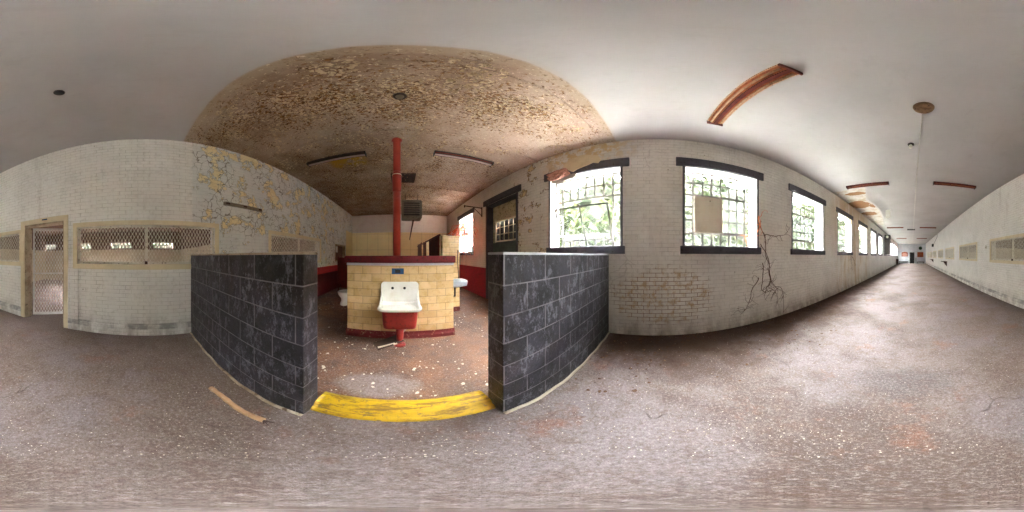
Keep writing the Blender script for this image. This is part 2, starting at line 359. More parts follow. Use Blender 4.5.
# ------------------------------------------------------------------ mesh helper
class MB:
    def __init__(s): s.v = []; s.f = []; s.sm = []
    def face(s, idx, smooth=False): s.f.append(idx); s.sm.append(smooth)
    def box(s, a, b):
        x0, x1 = sorted((a[0], b[0])); y0, y1 = sorted((a[1], b[1])); z0, z1 = sorted((a[2], b[2]))
        i = len(s.v); s.v += [(x, y, z) for z in (z0, z1) for y in (y0, y1) for x in (x0, x1)]
        for q in ((0, 2, 3, 1), (4, 5, 7, 6), (0, 1, 5, 4), (2, 6, 7, 3), (0, 4, 6, 2), (1, 3, 7, 5)): s.face([i+k for k in q])
        return s
    def bbox(s, a, b, r=.01):      # box with chamfered edges
        lo = [min(a[k], b[k]) for k in range(3)]; hi = [max(a[k], b[k]) for k in range(3)]
        bm = bmesh.new(); bmesh.ops.create_cube(bm, size=1)
        for v in bm.verts: v.co = Vector([(lo[k]+hi[k])/2 + v.co[k]*(hi[k]-lo[k]) for k in range(3)])
        bmesh.ops.bevel(bm, geom=bm.edges[:], offset=r, segments=2, affect='EDGES', profile=.6)
        return s.bm(bm)
    def bm(s, bm, smooth=False):
        i = len(s.v); bm.verts.ensure_lookup_table(); bm.verts.index_update()
        s.v += [tuple(v.co) for v in bm.verts]
        for f in bm.faces: s.face([i+v.index for v in f.verts], smooth)
        bm.free(); return s
    def prism(s, pts, axis, a, b):  # polygon in the two other axes, extruded along axis
        def mk(p, t): q = list(p); q.insert(axis, t); return tuple(q)
        i = len(s.v); n = len(pts); s.v += [mk(p, a) for p in pts] + [mk(p, b) for p in pts]
        s.face([i+k for k in range(n)][::-1]); s.face([i+n+k for k in range(n)])
        for k in range(n): s.face([i+k, i+(k+1) % n, i+n+(k+1) % n, i+n+k])
        return s
    def tube(s, pts, r, n=8, caps=True):
        pts = [Vector(p) for p in pts]; R = r if isinstance(r, (list, tuple)) else [r]*len(pts)
        i0 = len(s.v); up = None
        for k, p in enumerate(pts):
            d = (pts[min(k+1, len(pts)-1)] - pts[max(k-1, 0)]).normalized()
            if up is None: up = d.orthogonal().normalized()
            up = (up - d*up.dot(d)); up = up.normalized() if up.length > 1e-5 else d.orthogonal().normalized()
            w = d.cross(up)
            for j in range(n):
                a = 2*PI*j/n; s.v.append(tuple(p + (up*math.cos(a) + w*math.sin(a))*R[k]))
        for k in range(len(pts)-1):
            for j in range(n):
                a = i0+k*n+j; b = i0+k*n+(j+1) % n; s.face([a, b, b+n, a+n], True)
        if caps:
            s.face([i0+j for j in range(n)][::-1]); s.face([i0+(len(pts)-1)*n+j for j in range(n)])
        return s
    def lathe(s, prof, c, n=24, sx=1, sy=1, axis=2):
        i0 = len(s.v)
        for r, z in prof:
            for j in range(n):
                a = 2*PI*j/n; q = [r*math.cos(a)*sx, r*math.sin(a)*sy]; q.insert(axis, z)
                s.v.append((c[0]+q[0], c[1]+q[1], c[2]+q[2]))
        for k in range(len(prof)-1):
            for j in range(n):
                a = i0+k*n+j; b = i0+k*n+(j+1) % n; s.face([a, b, b+n, a+n], True)
        s.face([i0+j for j in range(n)][::-1]); s.face([i0+(len(prof)-1)*n+j for j in range(n)])
        return s
    def xf(s, m):
        s.v = [tuple(m @ Vector(p)) for p in s.v]; return s
    def build(s, name, mat, parent=None, origin=None, kind=None, uvoff=(0, 0)):
        me = bpy.data.meshes.new(name)
        o = Vector(origin) if origin is not None else (Vector(parent.location) if parent else Vector((0, 0, 0)))
        if parent and origin is None:
            o = Vector((0, 0, 0)); q = parent
            while q: o += Vector(q.location); q = q.parent
        me.from_pydata([tuple(Vector(p)-o) for p in s.v], [], s.f); me.validate()
        uvl = me.uv_layers.new(name='UVMap')
        for p, sm in zip(me.polygons, s.sm):
            p.use_smooth = sm; nn = p.normal; ax = max(range(3), key=lambda k: abs(nn[k]))
            for li in p.loop_indices:
                c = Vector(me.vertices[me.loops[li].vertex_index].co) + o
                uvl.data[li].uv = ((c.y, c.z) if ax == 0 else (c.x, c.z) if ax == 1 else (c.x, c.y))
        if isinstance(mat, str): mat = M[mat]
        me.materials.append(mat)
        ob = bpy.data.objects.new(name, me); COL.objects.link(ob)
        if parent:
            ob.parent = parent; ob.matrix_parent_inverse = Matrix.Identity(4)
        else: ob.location = o
        if kind: ob['kind'] = kind
        return ob

def tag(o, label=None, cat=None, group=None, kind=None):
    if label: o['label'] = label
    if cat: o['category'] = cat
    if group: o['group'] = group
    if kind: o['kind'] = kind
    return o
def empty(name, loc, label=None, cat=None, group=None, kind=None):
    o = bpy.data.objects.new(name, None); o.empty_display_size = .1; COL.objects.link(o); o.location = loc
    return tag(o, label, cat, group, kind)
def copy_tree(o, parent=None):
    c = o.copy(); COL.objects.link(c); c.parent = parent
    for ch in list(o.children): copy_tree(ch, c)
    return c
def bx(a, b): return MB().box(a, b)

# wall slab with rectangular holes; plane axis 0 (x const) or 1 (y const)
def wall(name, axis, p0, p1, a0, a1, z0, z1, holes, mat):
    A = sorted(set([a0, a1] + [h[0] for h in holes] + [h[1] for h in holes])); A = [a for a in A if a0 <= a <= a1]
    Z = sorted(set([z0, z1] + [h[2] for h in holes] + [h[3] for h in holes])); Z = [z for z in Z if z0 <= z <= z1]
    def solid(i, k):
        if i < 0 or k < 0 or i >= len(A)-1 or k >= len(Z)-1: return False
        a = (A[i]+A[i+1])/2; z = (Z[k]+Z[k+1])/2
        return not any(h[0] < a < h[1] and h[2] < z < h[3] for h in holes)
    m = MB()
    def P(p, a, z): return (p, a, z) if axis == 0 else (a, p, z)
    def q(*pts): i = len(m.v); m.v += pts; m.face([i, i+1, i+2, i+3])
    for i in range(len(A)-1):
        for k in range(len(Z)-1):
            if not solid(i, k): continue
            a, b, c, d = A[i], A[i+1], Z[k], Z[k+1]
            q(P(p0, a, c), P(p0, a, d), P(p0, b, d), P(p0, b, c)); q(P(p1, a, c), P(p1, b, c), P(p1, b, d), P(p1, a, d))
            if not solid(i-1, k): q(P(p0, a, c), P(p1, a, c), P(p1, a, d), P(p0, a, d))
            if not solid(i+1, k): q(P(p0, b, c), P(p0, b, d), P(p1, b, d), P(p1, b, c))
            if not solid(i, k-1): q(P(p0, a, c), P(p0, b, c), P(p1, b, c), P(p1, a, c))
            if not solid(i, k+1): q(P(p0, a, d), P(p1, a, d), P(p1, b, d), P(p0, b, d))
    bm = bmesh.new(); vs = [bm.verts.new(v) for v in m.v]
    for f in m.f: bm.faces.new([vs[j] for j in f])
    bmesh.ops.remove_doubles(bm, verts=bm.verts[:], dist=1e-4)
    bmesh.ops.recalc_face_normals(bm, faces=bm.faces[:])
    return MB().bm(bm).build(name, mat, kind='structure')

# ------------------------------------------------------------------ setting
SP = 2.57
WC = [1.34 - SP*k for k in range(0, 13)]               # window centres along the corridor
WZ0, WZ1 = 1.62, 3.15; HW = .73
right_holes = [(c-HW, c+HW, WZ0, WZ1) for c in WC] + [(6.47-HW, 6.47+HW, WZ0, WZ1), (3.14, 4.64, 0.0, WZ1)]
wall('wall_right', 0, W, W+.3, YE-.3, YB+.3, 0.0, H, right_holes, 'right')
MESH = [(-1.19, 1.28)] + [(-5.20, -2.62)] + [(-6.55-3.88*k-2.48, -6.55-3.88*k) for k in range(6)] + [(2.72, 5.14)]
MZ0, MZ1 = 1.31, 1.98
left_holes = [(a, b, MZ0, MZ1) for a, b in MESH] + [(-2.46, -1.45, 0.0, 2.14), (6.55, 7.87, 1.2, 1.98)]
wall('wall_left', 0, -W-.2, -W, YE-.3, YB+.3, 0.0, H, left_holes, 'left')
wall('wall_back', 1, YB, YB+.25, -W-.2, W+.3, 0.0, H, [], 'back')
DX0, DX1 = [32*math.tan(math.radians((u-912)*.35156))*-1 for u in (914, 910)]
wall('wall_end', 1, YE-.25, YE, -W-.2, W+.3, 0.0, H, [(-.45, .35, 0.0, 2.1)], 'end')
# floor, ceiling
bx((-8.6, YE-1.5, -.12), (W+.3, YB+.25, 0)).build('floor', 'floor', kind='structure')
cm = bx((-W-.2, YE-1.5, H), (W+.3, YB+.25, H+.25))
for yy, hh in ((2.46, .032), (.93, .014), (5.3, .02)):     # plaster seams standing proud of the ceiling
    pts = []
    for k in range(45):
        x = -W + 2*W*k/44; pts.append((x, yy+.012*mnoise.noise(Vector((x*3, yy, 0))), H))
    cm.tube(pts, hh, 6, True)
cm.build('ceiling', 'ceiling', kind='structure')

m = MB()
for k in range(-14, 5):
    yc = -1.18+2.18*k
    for j in range(1, 6): m.box((-8.5, yc-.52+j*.173-.02, 1.86), (-8.47, yc-.52+j*.173+.02, 2.12))
    m.box((-8.5, yc-.52, 1.97), (-8.47, yc+.52, 2.01))
ROOMBARS = m
# room behind the left wall (seen through the mesh)
RX = -8.4
rh = []
for yc in [-1.18+2.18*k for k in range(-14, 5)]: rh.append((yc-.52, yc+.52, 1.86, 2.12))
wall('wall_outer_left', 0, RX-.2, RX, YE-.3, YB+.3, 0.0, 2.99, rh, M['room2'])
wall('wall_cell_a', 1, -5.9, -5.75, RX, -W-.2, 0.0, 2.75, [], M['room2'])
wall('wall_cell_b', 1, 1.9, 2.05, RX, -W-.2, 0.0, 2.75, [], M['room2'])
wall('wall_cell_c', 1, -13.7, -13.55, RX, -W-.2, 0.0, 2.75, [], M['room2'])
wall('wall_cell_d', 1, -21.5, -21.35, RX, -W-.2, 0.0, 2.75, [], M['room2'])
wall('wall_cell_e', 1, YB, YB+.2, RX, -W-.2, 0.0, 2.75, [], M['room2'])
ROOMBARS.build('trim_2', 'steelw', kind='structure')
ROOMS = ((-32.2, -21.5), (-21.35, -13.7), (-13.55, -5.9), (-5.75, 1.9), (2.05, 9.2))
ADDED_SKYLIGHTS = [((a+b)/2-.6, (a+b)/2+.6) for a, b in ROOMS]; SX0, SX1 = -6.3, -5.8  # unseen skylights, added to let fill light into the side rooms
m = MB()
m.box((RX-.2, YE-.3, 2.75), (SX0, YB+.3, 3.0)).box((SX1, YE-.3, 2.75), (-W-.2, YB+.3, 3.0))
ed = [YE-.3]
for a, b in ADDED_SKYLIGHTS: m.box((SX0, ed[-1], 2.75), (SX1, a, 3.0)); ed.append(b)
m.box((SX0, ed[-1], 2.75), (SX1, YB+.3, 3.0))
m.build('ceiling_side_rooms', 'roomceil', kind='structure')
g = MB()
for a, b in ADDED_SKYLIGHTS:
    for k in range(5): y = a+(b-a)*k/4; g.box((SX0, y-.02, 2.95), (SX1, y+.02, 3.02))
g.build('added_skylight_bars', 'steelw', kind='structure')  # bars across the added skylights

# base course along the left wall, pier by the door
m = MB()
for a, b in ((-32, -2.56), (-1.15, .82)): m.bbox((-W, a, 0), (-W+.03, b, .21), .008)
m.build('baseboard_left', 'left', kind='structure')
m = MB(); m.bbox((-W, -1.37, 0), (-W+.035, -1.16, 1.215), .006); m.build('trim_1', 'left', kind='structure')
MB().bbox((W-.02, -32, 0), (W, .8, .12), .006).build('baseboard_right', 'right', kind='structure')
# roof and outdoors
bx((-30, -60, -.4), (-8.62, 40, -.3)).build('ground_left', 'concrete_ground', kind='structure')
bx((W+.3, -60, -.4), (40, 40, -.3)).build('ground_right', 'concrete_ground', kind='structure')

# ------------------------------------------------------------------ steel windows
NC, NR = 8, 6
GX = W+.21
def window_parts(root, cy, sash='closed'):
    y0, y1 = cy-HW, cy+HW
    # lintel and sill slabs, side strips
    MB().bbox((W-.035, cy-.89, 3.165), (W+.01, cy+.89, 3.36), .008).build('lintel', 'slate', root)
    MB().bbox((W-.05, cy-.815, 1.485), (W+.2, cy+.815, 1.625), .01).build('sill', 'slate', root)
    for s in (-1, 1):
        MB().box((W-.012, cy+s*HW, 1.625), (W+.004, cy+s*(HW+.045), 3.165)).build('side_strip', 'slate', root)
    m = MB(); t = .02
    m.box((GX-.014, y0, WZ0), (GX-.0102, y0+.03, WZ1)).box((GX-.014, y1-.03, WZ0), (GX-.0102, y1, WZ1))
    m.box((GX-.014, y0, WZ0), (GX-.0102, y1, WZ0+.03)).box((GX-.014, y0, WZ1-.03), (GX-.0102, y1, WZ1))
    cw = 2*HW/NC; rh_ = (WZ1-WZ0)/NR
    op = sash in ('open',)
    for i in range(1, NC):
        y = y0+i*cw
        if op and 1 < i < NC-1:
            m.box((GX-.012, y-t, WZ0), (GX-.0102, y+t, WZ0+rh_)).box((GX-.012, y-t, WZ0+4*rh_), (GX-.0102, y+t, WZ1))
        else: m.box((GX-.012, y-t, WZ0), (GX-.0102, y+t, WZ1))
    for k in range(1, NR):
        z = WZ0+k*rh_
        if op and 1 < k < 4:
            m.box((GX-.012, y0, z-t), (GX-.0102, y0+cw, z+t)).box((GX-.012, y1-cw, z-t), (GX-.0102, y1, z+t))
        else: m.box((GX-.012, y0, z-t), (GX-.0102, y1, z+t))
    m.build('glazing_bars', 'steelw', root)
    m = MB()
    if op:
        m.box((GX-.002, y0, WZ0), (GX+.002, y1, WZ0+rh_)).box((GX-.002, y0, WZ0+4*rh_), (GX+.002, y1, WZ1))
        m.box((GX-.002, y0, WZ0+rh_), (GX+.002, y0+cw, WZ0+4*rh_)).box((GX-.002, y1-cw, WZ0+rh_), (GX+.002, y1, WZ0+4*rh_))
    else: m.box((GX-.002, y0, WZ0), (GX+.002, y1, WZ1))
    m.build('pane', 'glass', root)
    # hopper sash
    sh = 3*rh_; sy0, sy1 = y0+cw, y1-cw
    L = sh-.02
    if op:
        off, zb, zt = .31, 1.745, 2.39
    else: off, zb, zt = 0, WZ0+rh_, WZ0+4*rh_
    def P(s, z): return (GX-.028-off*s, zb+(zt-zb)*s)
    f = MB()
    def slab(f, ya, yb, s0, s1, th=.005):
        a = P(s0, 0); b = P(s1, 0)
        f.prism([(a[0]-th/2, a[1]), (a[0]+th/2, a[1]), (b[0]+th/2, b[1]), (b[0]-th/2, b[1])], 1, ya, yb)
    e = .035/sh
    slab(f, sy0, sy1, 0, e); slab(f, sy0, sy1, 1-e, 1)
    slab(f, sy0, sy0+.035, 0, 1); slab(f, sy1-.035, sy1, 0, 1)
    if op: slab(f, cy-.015, cy+.015, 0, 1)
    so = f.build('hopper_sash', 'steelw', root)
    g = MB(); slab(g, sy0+.03, sy1-.03, e, 1-e, .004); g.build('sash_pane', 'glass', so)
    MB().bbox((GX-.06-off, cy-.02, zt-.03), (GX-.03-off, cy+.02, zt+.03), .004).build('latch', 'bracketrust', so)

wn = 0
def new_window(cy, sash):
    global wn; wn += 1
    r = empty('window_%d' % wn, (W, cy, WZ0), kind='structure'); window_parts(r, cy, sash); return r
winA = new_window(WC[0], 'open')
winB = new_window(WC[1], 'closed')
for k, c in enumerate(WC[2:]):
    wn += 1; r = copy_tree(winB); r.name = 'window_%d' % wn; r.location = (W, c, WZ0)
wn += 1; r = copy_tree(winA); r.name = 'window_%d' % wn; r.location = (W, 6.47, WZ0)

# washroom side door in the window wall
r = empty('door_1', (W, 3.9, 0), kind='structure')
MB().bbox((W-.035, 2.98, 3.165), (W+.01, 4.85, 3.36), .008).build('lintel', 'slate', r)
m = MB()
m.box((W-.012, 4.64, 0), (W+.24, 4.60, 3.15)).box((W-.012, 3.14, 0), (W+.24, 3.18, 3.15)).box((W-.012, 3.14, 3.11), (W+.24, 4.64, 3.15))
m.box((W-.014, 4.60, 0), (W-.0, 4.70, 3.16)).box((W-.014, 3.10, 0), (W, 3.16, 3.16))
m.build('door_frame', 'slate', r)
XD = W+.22
MB().bbox((XD, 3.18, .01), (XD+.05, 4.60, 1.88), .005).build('door_leaf', 'doorpaint', r)
MB().box((XD, 3.18, 2.60), (XD+.04, 4.60, 3.11)).build('transom_board', 'boardpeel', r)
m = MB()
m.box((XD, 3.18, 1.88), (XD+.04, 3.30, 2.60)).box((XD, 4.48, 1.88), (XD+.04, 4.60, 2.60))
m.build('side_board', 'boardpeel', r)
g = MB(); g.box((XD-.01, 3.30, 1.90), (XD+.03, 3.34, 2.60)).box((XD-.01, 4.44, 1.90), (XD+.03, 4.48, 2.60)).box((XD-.01, 3.30, 1.90), (XD+.03, 4.48, 1.94)).box((XD-.01, 3.30, 2.56), (XD+.03, 4.48, 2.60))
for i in range(1, 5): y = 3.34+i*.22; g.box((XD, y-.009, 1.92), (XD+.02, y+.009, 2.58))
for k in range(1, 3): z = 1.92+k*.22; g.box((XD, 3.32, z-.009), (XD+.02, 4.46, z+.009))
g.build('window_grille', 'cream', r)
MB().box((XD+.06, 3.18, 1.8), (XD+.065, 4.6, 2.62)).build('backing_board', 'black', r)
MB().lathe([(.012, 0), (.03, .01), (.03, .03), (.012, .05)], (XD-.05, 3.30, 1.0), 12, axis=0).build('door_knob', 'brass', r)

# ------------------------------------------------------------------ expanded-metal screens
def expanded(w, h, cw=.062, chh=.058, t=.011):      # in local (u, z); returns MB in plane x=0, y=u
    m = MB(); rows = int(round(h/(chh/2)))-0; ncol = int(round(w/cw)); cw = w/ncol; rr = h/rows
    # honeycomb strands: every zigzag row shares its flat nodes with the next
    for k in range(rows//2+1):
        z = k*2*rr
        up = []; n = ncol*4
        for i in range(n+1):
            ph = (i % 4); base = 0 if ph in (0, 1) else 1
            up.append((i*w/n, z + (rr*.82 if (base if k % 2 == 0 else 1-base) else -rr*.82)))
        i0 = len(m.v)
        for (u, zz) in up:
            zz = min(max(zz, 0), h)
            m.v += [(-.004, u, zz-t), (-.004, u, zz+t), (.004, u, zz+t), (.004, u, zz-t)]
        for i in range(n):
            a = i0+i*4; b = a+4
            m.face([a, b, b+1, a+1]); m.face([a+1, b+1, b+2, a+2]); m.face([a+2, b+2, b+3, a+3]); m.face([a+3, b+3, b, a])
    return m

def screen_window(name, y0, y1, z0, z1, parts=True, mull=True):
    r = empty(name, (-W, (y0+y1)/2, z0), kind='structure')
    c = (y0+y1)/2; fw = .08
    f = MB()
    f.bbox((-W-.12, y0-fw, z0-.09), (-W+.025, y1+fw, z0), .006)
    f.bbox((-W-.12, y0-fw, z1), (-W+.025, y1+fw, z1+.08), .006)
    f.bbox((-W-.02, y0-fw, z0-.01), (-W+.022, y0, z1+.01), .006); f.bbox((-W-.02, y1, z0-.01), (-W+.022, y1+fw, z1+.01), .006)
    f.build('window_frame', 'cream', r)
    s = MB()
    a, b = y0, y1
    s.box((-W-.075, a, z0), (-W-.045, a+.03, z1)).box((-W-.075, b-.03, z0), (-W-.045, b, z1)).box((-W-.075, a, z0), (-W-.045, b, z0+.03)).box((-W-.075, a, z1-.03), (-W-.045, b, z1))
    if mull: s.box((-W-.078, c-.025, z0), (-W-.04, c+.025, z1))
    s.build('screen_frame', 'meshw', r)
    e = expanded(b-a-.06, z1-z0-.06); e.xf(Matrix.Translation((-W-.06, a+.03, z0+.03))); e.build('mesh_screen', 'meshw', r)
    if mull:
        MB().bbox((-W-.038, c-.03, z0-.005), (-W-.0, c+.02, z0+.05), .006).build('latch', 'bracketrust', r)
    return r
wn += 1; s1 = screen_window('window_%d' % wn, -1.19, 1.28, MZ0, MZ1)
wn += 1; screen_window('window_%d' % wn, -5.20, -2.62, MZ0, MZ1)
wn += 1; proto = screen_window('window_%d' % wn, -6.55-2.48, -6.55, MZ0, MZ1)
for k in range(1, 6):
    wn += 1; r = copy_tree(proto); r.name = 'window_%d' % wn; r.location.y = proto.location.y-3.88*k
wn += 1; screen_window('window_%d' % wn, 2.72, 5.14, MZ0, MZ1)
wn += 1; r = empty('window_%d' % wn, (-W, 7.2, 1.2), kind='structure')
f = MB(); f.box((-W-.15, 6.55, 1.2), (-W+.01, 6.60, 1.98)).box((-W-.15, 7.82, 1.2), (-W+.01, 7.87, 1.98)).box((-W-.15, 6.55, 1.93), (-W+.01, 7.87, 1.98)).box((-W-.15, 6.55, 1.2), (-W+.01, 7.87, 1.25))
f.build('window_frame', 'oldcream', r)
f = MB().box((-W-.14, 6.6, 1.25), (-W-.12, 7.82, 1.93)); f.build('infill_board', 'roomceil', r)
f = MB().box((-W-.12, 6.64, 1.62), (-W-.11, 7.15, 1.9)); f.build('pale_notice', 'frosted', r)

# doorway with mesh gate
r = empty('door_2', (-W, -1.96, 0), kind='structure')
f = MB()
f.bbox((-W-.02, -2.56, 0), (-W+.03, -2.46, 2.235), .005).bbox((-W-.02, -1.46, 0), (-W+.03, -1.375, 2.235), .005).bbox((-W-.02, -2.56, 2.14), (-W+.032, -1.375, 2.24), .005)
f.build('door_frame', 'cream', r)
f = MB(); f.box((-W-.21, -2.46, 0), (-W, -2.42, 2.14)).box((-W-.21, -1.49, 0), (-W, -1.45, 2.14)).box((-W-.21, -2.46, 2.10), (-W, -1.45, 2.14)).box((-W-.14, -2.43, 0), (-W-.09, -2.405, 2.12))
f.build('door_jamb', 'oldcream', r)
MB().box((-W+.03, -1.96, 2.19), (-W+.036, -1.83, 2.215)).build('number_plate', 'bluesign', r)
lw, lh = .90, 2.07
leaf = MB()
for a, b in (((0, 0, .0), (.03, .045, lh)), ((0, lw-.045, 0), (.03, lw, lh)), ((0, 0, 0), (.03, lw, .05)), ((0, 0, lh-.05), (.03, lw, lh)), ((0, 0, 1.0), (.03, lw, 1.03))): leaf.box(a, b)
ang = math.atan2(.61, .79)
Mx = Matrix.Translation((-2.97, -2.40, .03)) @ Matrix.Rotation(ang, 4, 'Z')
lo = leaf.xf(Mx).build('gate_leaf', 'meshg', r)
expanded(lw-.09, lh-.1, .066, .066, .0125).xf(Mx @ Matrix.Translation((.015, .045, .05))).build('mesh_screen', 'meshg', lo)
MB().bbox((.0, lw-.12, .95), (.05, lw-.02, 1.12), .006).xf(Mx).build('lock_box', 'meshw', lo)
for z in (.25, 1.85): MB().tube([(-.01, 0, z), (-.01, 0, z+.1)], .012, 8).xf(Mx).build('hinge', 'bracketrust', lo)

# ------------------------------------------------------------------ black block half walls
def block_wall(x0, x1, label):
    r = empty('block_half_wall', ((x0+x1)/2, .91, 0), label, 'half wall')
    MB().bbox((x0, .815, 0), (x1, 1.0, 1.462), .008).build('blockwork', 'block', r)
    m = MB(); m.bbox((x0, .813, 1.458), (x1, 1.002, 1.476), .006); m.build('mortar_cap', 'bluegrey' if x0 > 0 else 'oldcream', r)
    m = MB()
    pts = [(x0+(x1-x0)*k/20, .80+.006*math.sin(k*1.7), .004) for k in range(21)]
    m.tube(pts, .016, 6); m.build('mortar_fillet', 'oldcream' if x0 < 0 else 'cardboard', r)
    return r
block_wall(-W, -.55, 'low black-painted concrete block wall on the left of the yellow curb')
block_wall(.60, W, 'low black-painted concrete block wall on the right, under the open window')
# yellow curb
m = MB(); prof = [(.895, 0), (.895, .03), (.91, .045), (.935, .05), (.945, .085), (.965, .095), (1.0, .1), (1.08, .1), (1.12, .085), (1.14, .01), (1.14, 0)]
n = 24; i0 = 0
for k in range(n+1):
    x = -.546+1.14*k/n; w_ = .008*mnoise.noise(Vector((x*4, 1, 1)))
    for (y, z) in prof: m.v.append((x, y+w_, max(0, z+w_*.6*(z > .02))))
L = len(prof)
for k in range(n):
    for j in range(L-1): a = k*L+j; m.face([a, a+1, a+1+L, a+L], True)
m.face(list(range(L))); m.face([n*L+j for j in range(L)][::-1])
tag(m.build('threshold_curb', 'yellow', origin=(0, 1, 0)), 'worn yellow-painted concrete curb between the two black block walls', 'curb')

# ------------------------------------------------------------------ tiled sink partition
SY = 2.64
r = empty('tiled_partition', (0, SY+.1, 0), 'waist-high yellow glazed tile partition carrying the white sink', 'partition wall')
MB().bbox((-.885, SY, .13), (.905, SY+.22, 1.30), .012).build('tile_body', 'tile', r)
MB().bbox((-.89, SY-.006, 1.295), (.91, SY+.23, 1.335), .006).build('cap_strip', 'bluegrey', r)
m = MB(); m.bbox((-.93, SY-.03, 1.335), (.935, SY+.25, 1.455), .02); m.build('cap', 'maroon', r)
m = MB(); m.prism([(SY-.035, 0), (SY-.035, .06), (SY-.012, .09), (SY-.004, .135), (SY+.225, .135), (SY+.24, 0)], 0, -.9, .92)
m.build('base_course', 'maroontile', r)
r = empty('wall_plate', (-.03, SY, 1.2), 'small blue plate on the yellow tiles above the sink', 'plate')
MB().bbox((-.13, SY-.012, 1.155), (.065, SY, 1.25), .003).build('plate', 'bluesign', r)
MB().bbox((-.075, SY-.016, 1.175), (.01, SY-.011, 1.23), .002).build('cover', 'black', r)

# sink
r = empty('wall_sink', (0, SY-.25, 0), 'white enamel wall sink with a red painted bowl underneath', 'sink')
# back splash
bm = bmesh.new()
def rrect(cx, cz, hw, hh, rad, n=6):
    out = []
    for sx, sz, a0 in ((1, 1, 0), (-1, 1, 90), (-1, -1, 180), (1, -1, 270)):
        for k in range(n+1):
            a = math.radians(a0+90*k/n); out.append((cx+sx*(hw-rad)+rad*math.cos(a), cz+sz*(hh-rad)+rad*math.sin(a)))
    return out
bm.free()
m = MB(); p = rrect(0, .84, .30, .19, .05)
m.prism(p, 1, SY-.045, SY-.001)
p2 = rrect(0, .84, .285, .175, .045)
m.prism(p2, 1, SY-.055, SY-.04)
m.build('splashback', 'porcelain', r)
# basin: nested rounded rectangles in plan, rim rolled
def basin(levels, inner, n=8, cap=True):
    m = MB(); rings = []
    for (hw, yf, yb, z, rad) in levels+inner:
        cy = (yf+yb)/2; hh = (yb-yf)/2
        rings.append([(x, y, z) for x, y in rrect(0, cy, hw, hh, rad, n)])
    i0 = 0; L = len(rings[0])
    for rg in rings: m.v += rg
    for k in range(len(rings)-1):
        for j in range(L): a = k*L+j; b = k*L+(j+1) % L; m.face([a, b, b+L, a+L], True)
    m.face(list(range(L))[::-1])
    if cap: m.face([(len(rings)-1)*L+j for j in range(L)])
    return m
YF = SY-.50
basin([(.25, YF+.06, SY-.01, .655, .06), (.30, YF+.015, SY-.005, .672, .09), (.312, YF, SY-.002, .695, .10), (.305, YF+.005, SY-.002, .716, .10)],
      [(.285, YF+.025, SY-.03, .718, .08), (.262, YF+.045, SY-.055, .705, .08), (.235, YF+.075, SY-.07, .60, .08), (.20, YF+.11, SY-.10, .53, .08), (.05, SY-.28, SY-.20, .515, .03)]).build('basin', 'porcelain', r)
# raised shoulders that join rim and splashback
for s in (-1, 1):
    m = MB(); prof = [(SY-.002, .72), (SY-.002, .90), (SY-.05, .86), (SY-.09, .79), (SY-.15, .74), (SY-.24, .715)]
    m.prism([(y, z) for y, z in prof], 0, s*.27, s*.305)
    m.build('shoulder', 'porcelain', r)
basin([(.19, YF+.08, SY-.06, .375, .06), (.225, YF+.055, SY-.03, .39, .06), (.235, YF+.05, SY-.02, .45, .07), (.252, YF+.045, SY-.01, .662, .07)], [], cap=False).build('bowl_underside', 'sinkred', r)
for x in (-.115, .075):
    MB().lathe([(.022, 0), (.022, .008), (.012, .01), (.012, .012)], (x, SY-.066, .935), 14, axis=1).build('tap_hole', 'black', r)
m = MB().tube([(0, SY-.24, .40), (0, SY-.24, .28)], .05, 14).tube([(0, SY-.24, .32), (0, SY-.24, .0)], [.062, .045], 14)
m.lathe([(.09, 0), (.085, .02), (.05, .035)], (0, SY-.24, 0), 16); m.build('drain_pipe', 'sinkred', r)
m = MB().tube([(.09, SY-.2, .40), (.09, SY-.22, .28), (.02, SY-.26, .22)], .012, 8); m.build('waste_pipe', 'conduit', r)
# broken pieces by the sink foot
r = empty('broken_board', (-.2, SY-.3, 0), 'broken dark board leaning on the foot of the sink pipe', 'debris')
m = MB(); m.box((-.2, -.11, -.012), (.2, .11, .012)); m.xf(Matrix.Translation((-.17, SY-.26, .055)) @ Matrix.Rotation(.45, 4, 'Z') @ Matrix.Rotation(-.22, 4, 'Y')); m.build('board', 'bracketrust', r)
m = MB(); m.box((-.14, -.012, -.006), (.14, .012, .02)); m.xf(Matrix.Translation((-.17, SY-.36, .045)) @ Matrix.Rotation(.35, 4, 'Z') @ Matrix.Rotation(-.15, 4, 'Y')); m.build('edge_strip', 'chip', r)

# red column
r = empty('red_column', (-.05, SY+.12, 1.455), 'tall red pipe column rising from the tiled partition to the ceiling', 'column')
cx, cy = -.05, SY+.14
MB().lathe([(.066, 1.455), (.066, 2.62)], (cx, cy, 0), 24).build('lower_pipe', 'redpipe', r)
MB().lathe([(.066, 2.6), (.078, 2.64), (.08, 2.95), (.072, 3.0), (.066, 3.02)], (cx, cy, 0), 24).build('collar', 'redpipe', r)
MB().lathe([(.064, 3.0), (.064, 3.80), (.085, 3.81), (.09, H)], (cx, cy, 0), 24).build('upper_pipe', 'redpipe', r)
MB().lathe([(.083, 2.94), (.083, 2.955)], (cx, cy, 0), 24).build('band', 'cream', r)

# ------------------------------------------------------------------ behind the partition
r = empty('stub_wall', (1.27, 4.0, 0), 'narrow yellow tiled wall end beside the grey basin, behind the partition', 'wall stub')
MB().bbox((1.04, 3.9, 0), (1.5, 4.02, 1.965), .01).build('tile_body', 'tile', r)
MB().box((1.035, 3.89, 0), (1.505, 4.03, .12)).build('base_course', 'maroontile', r)
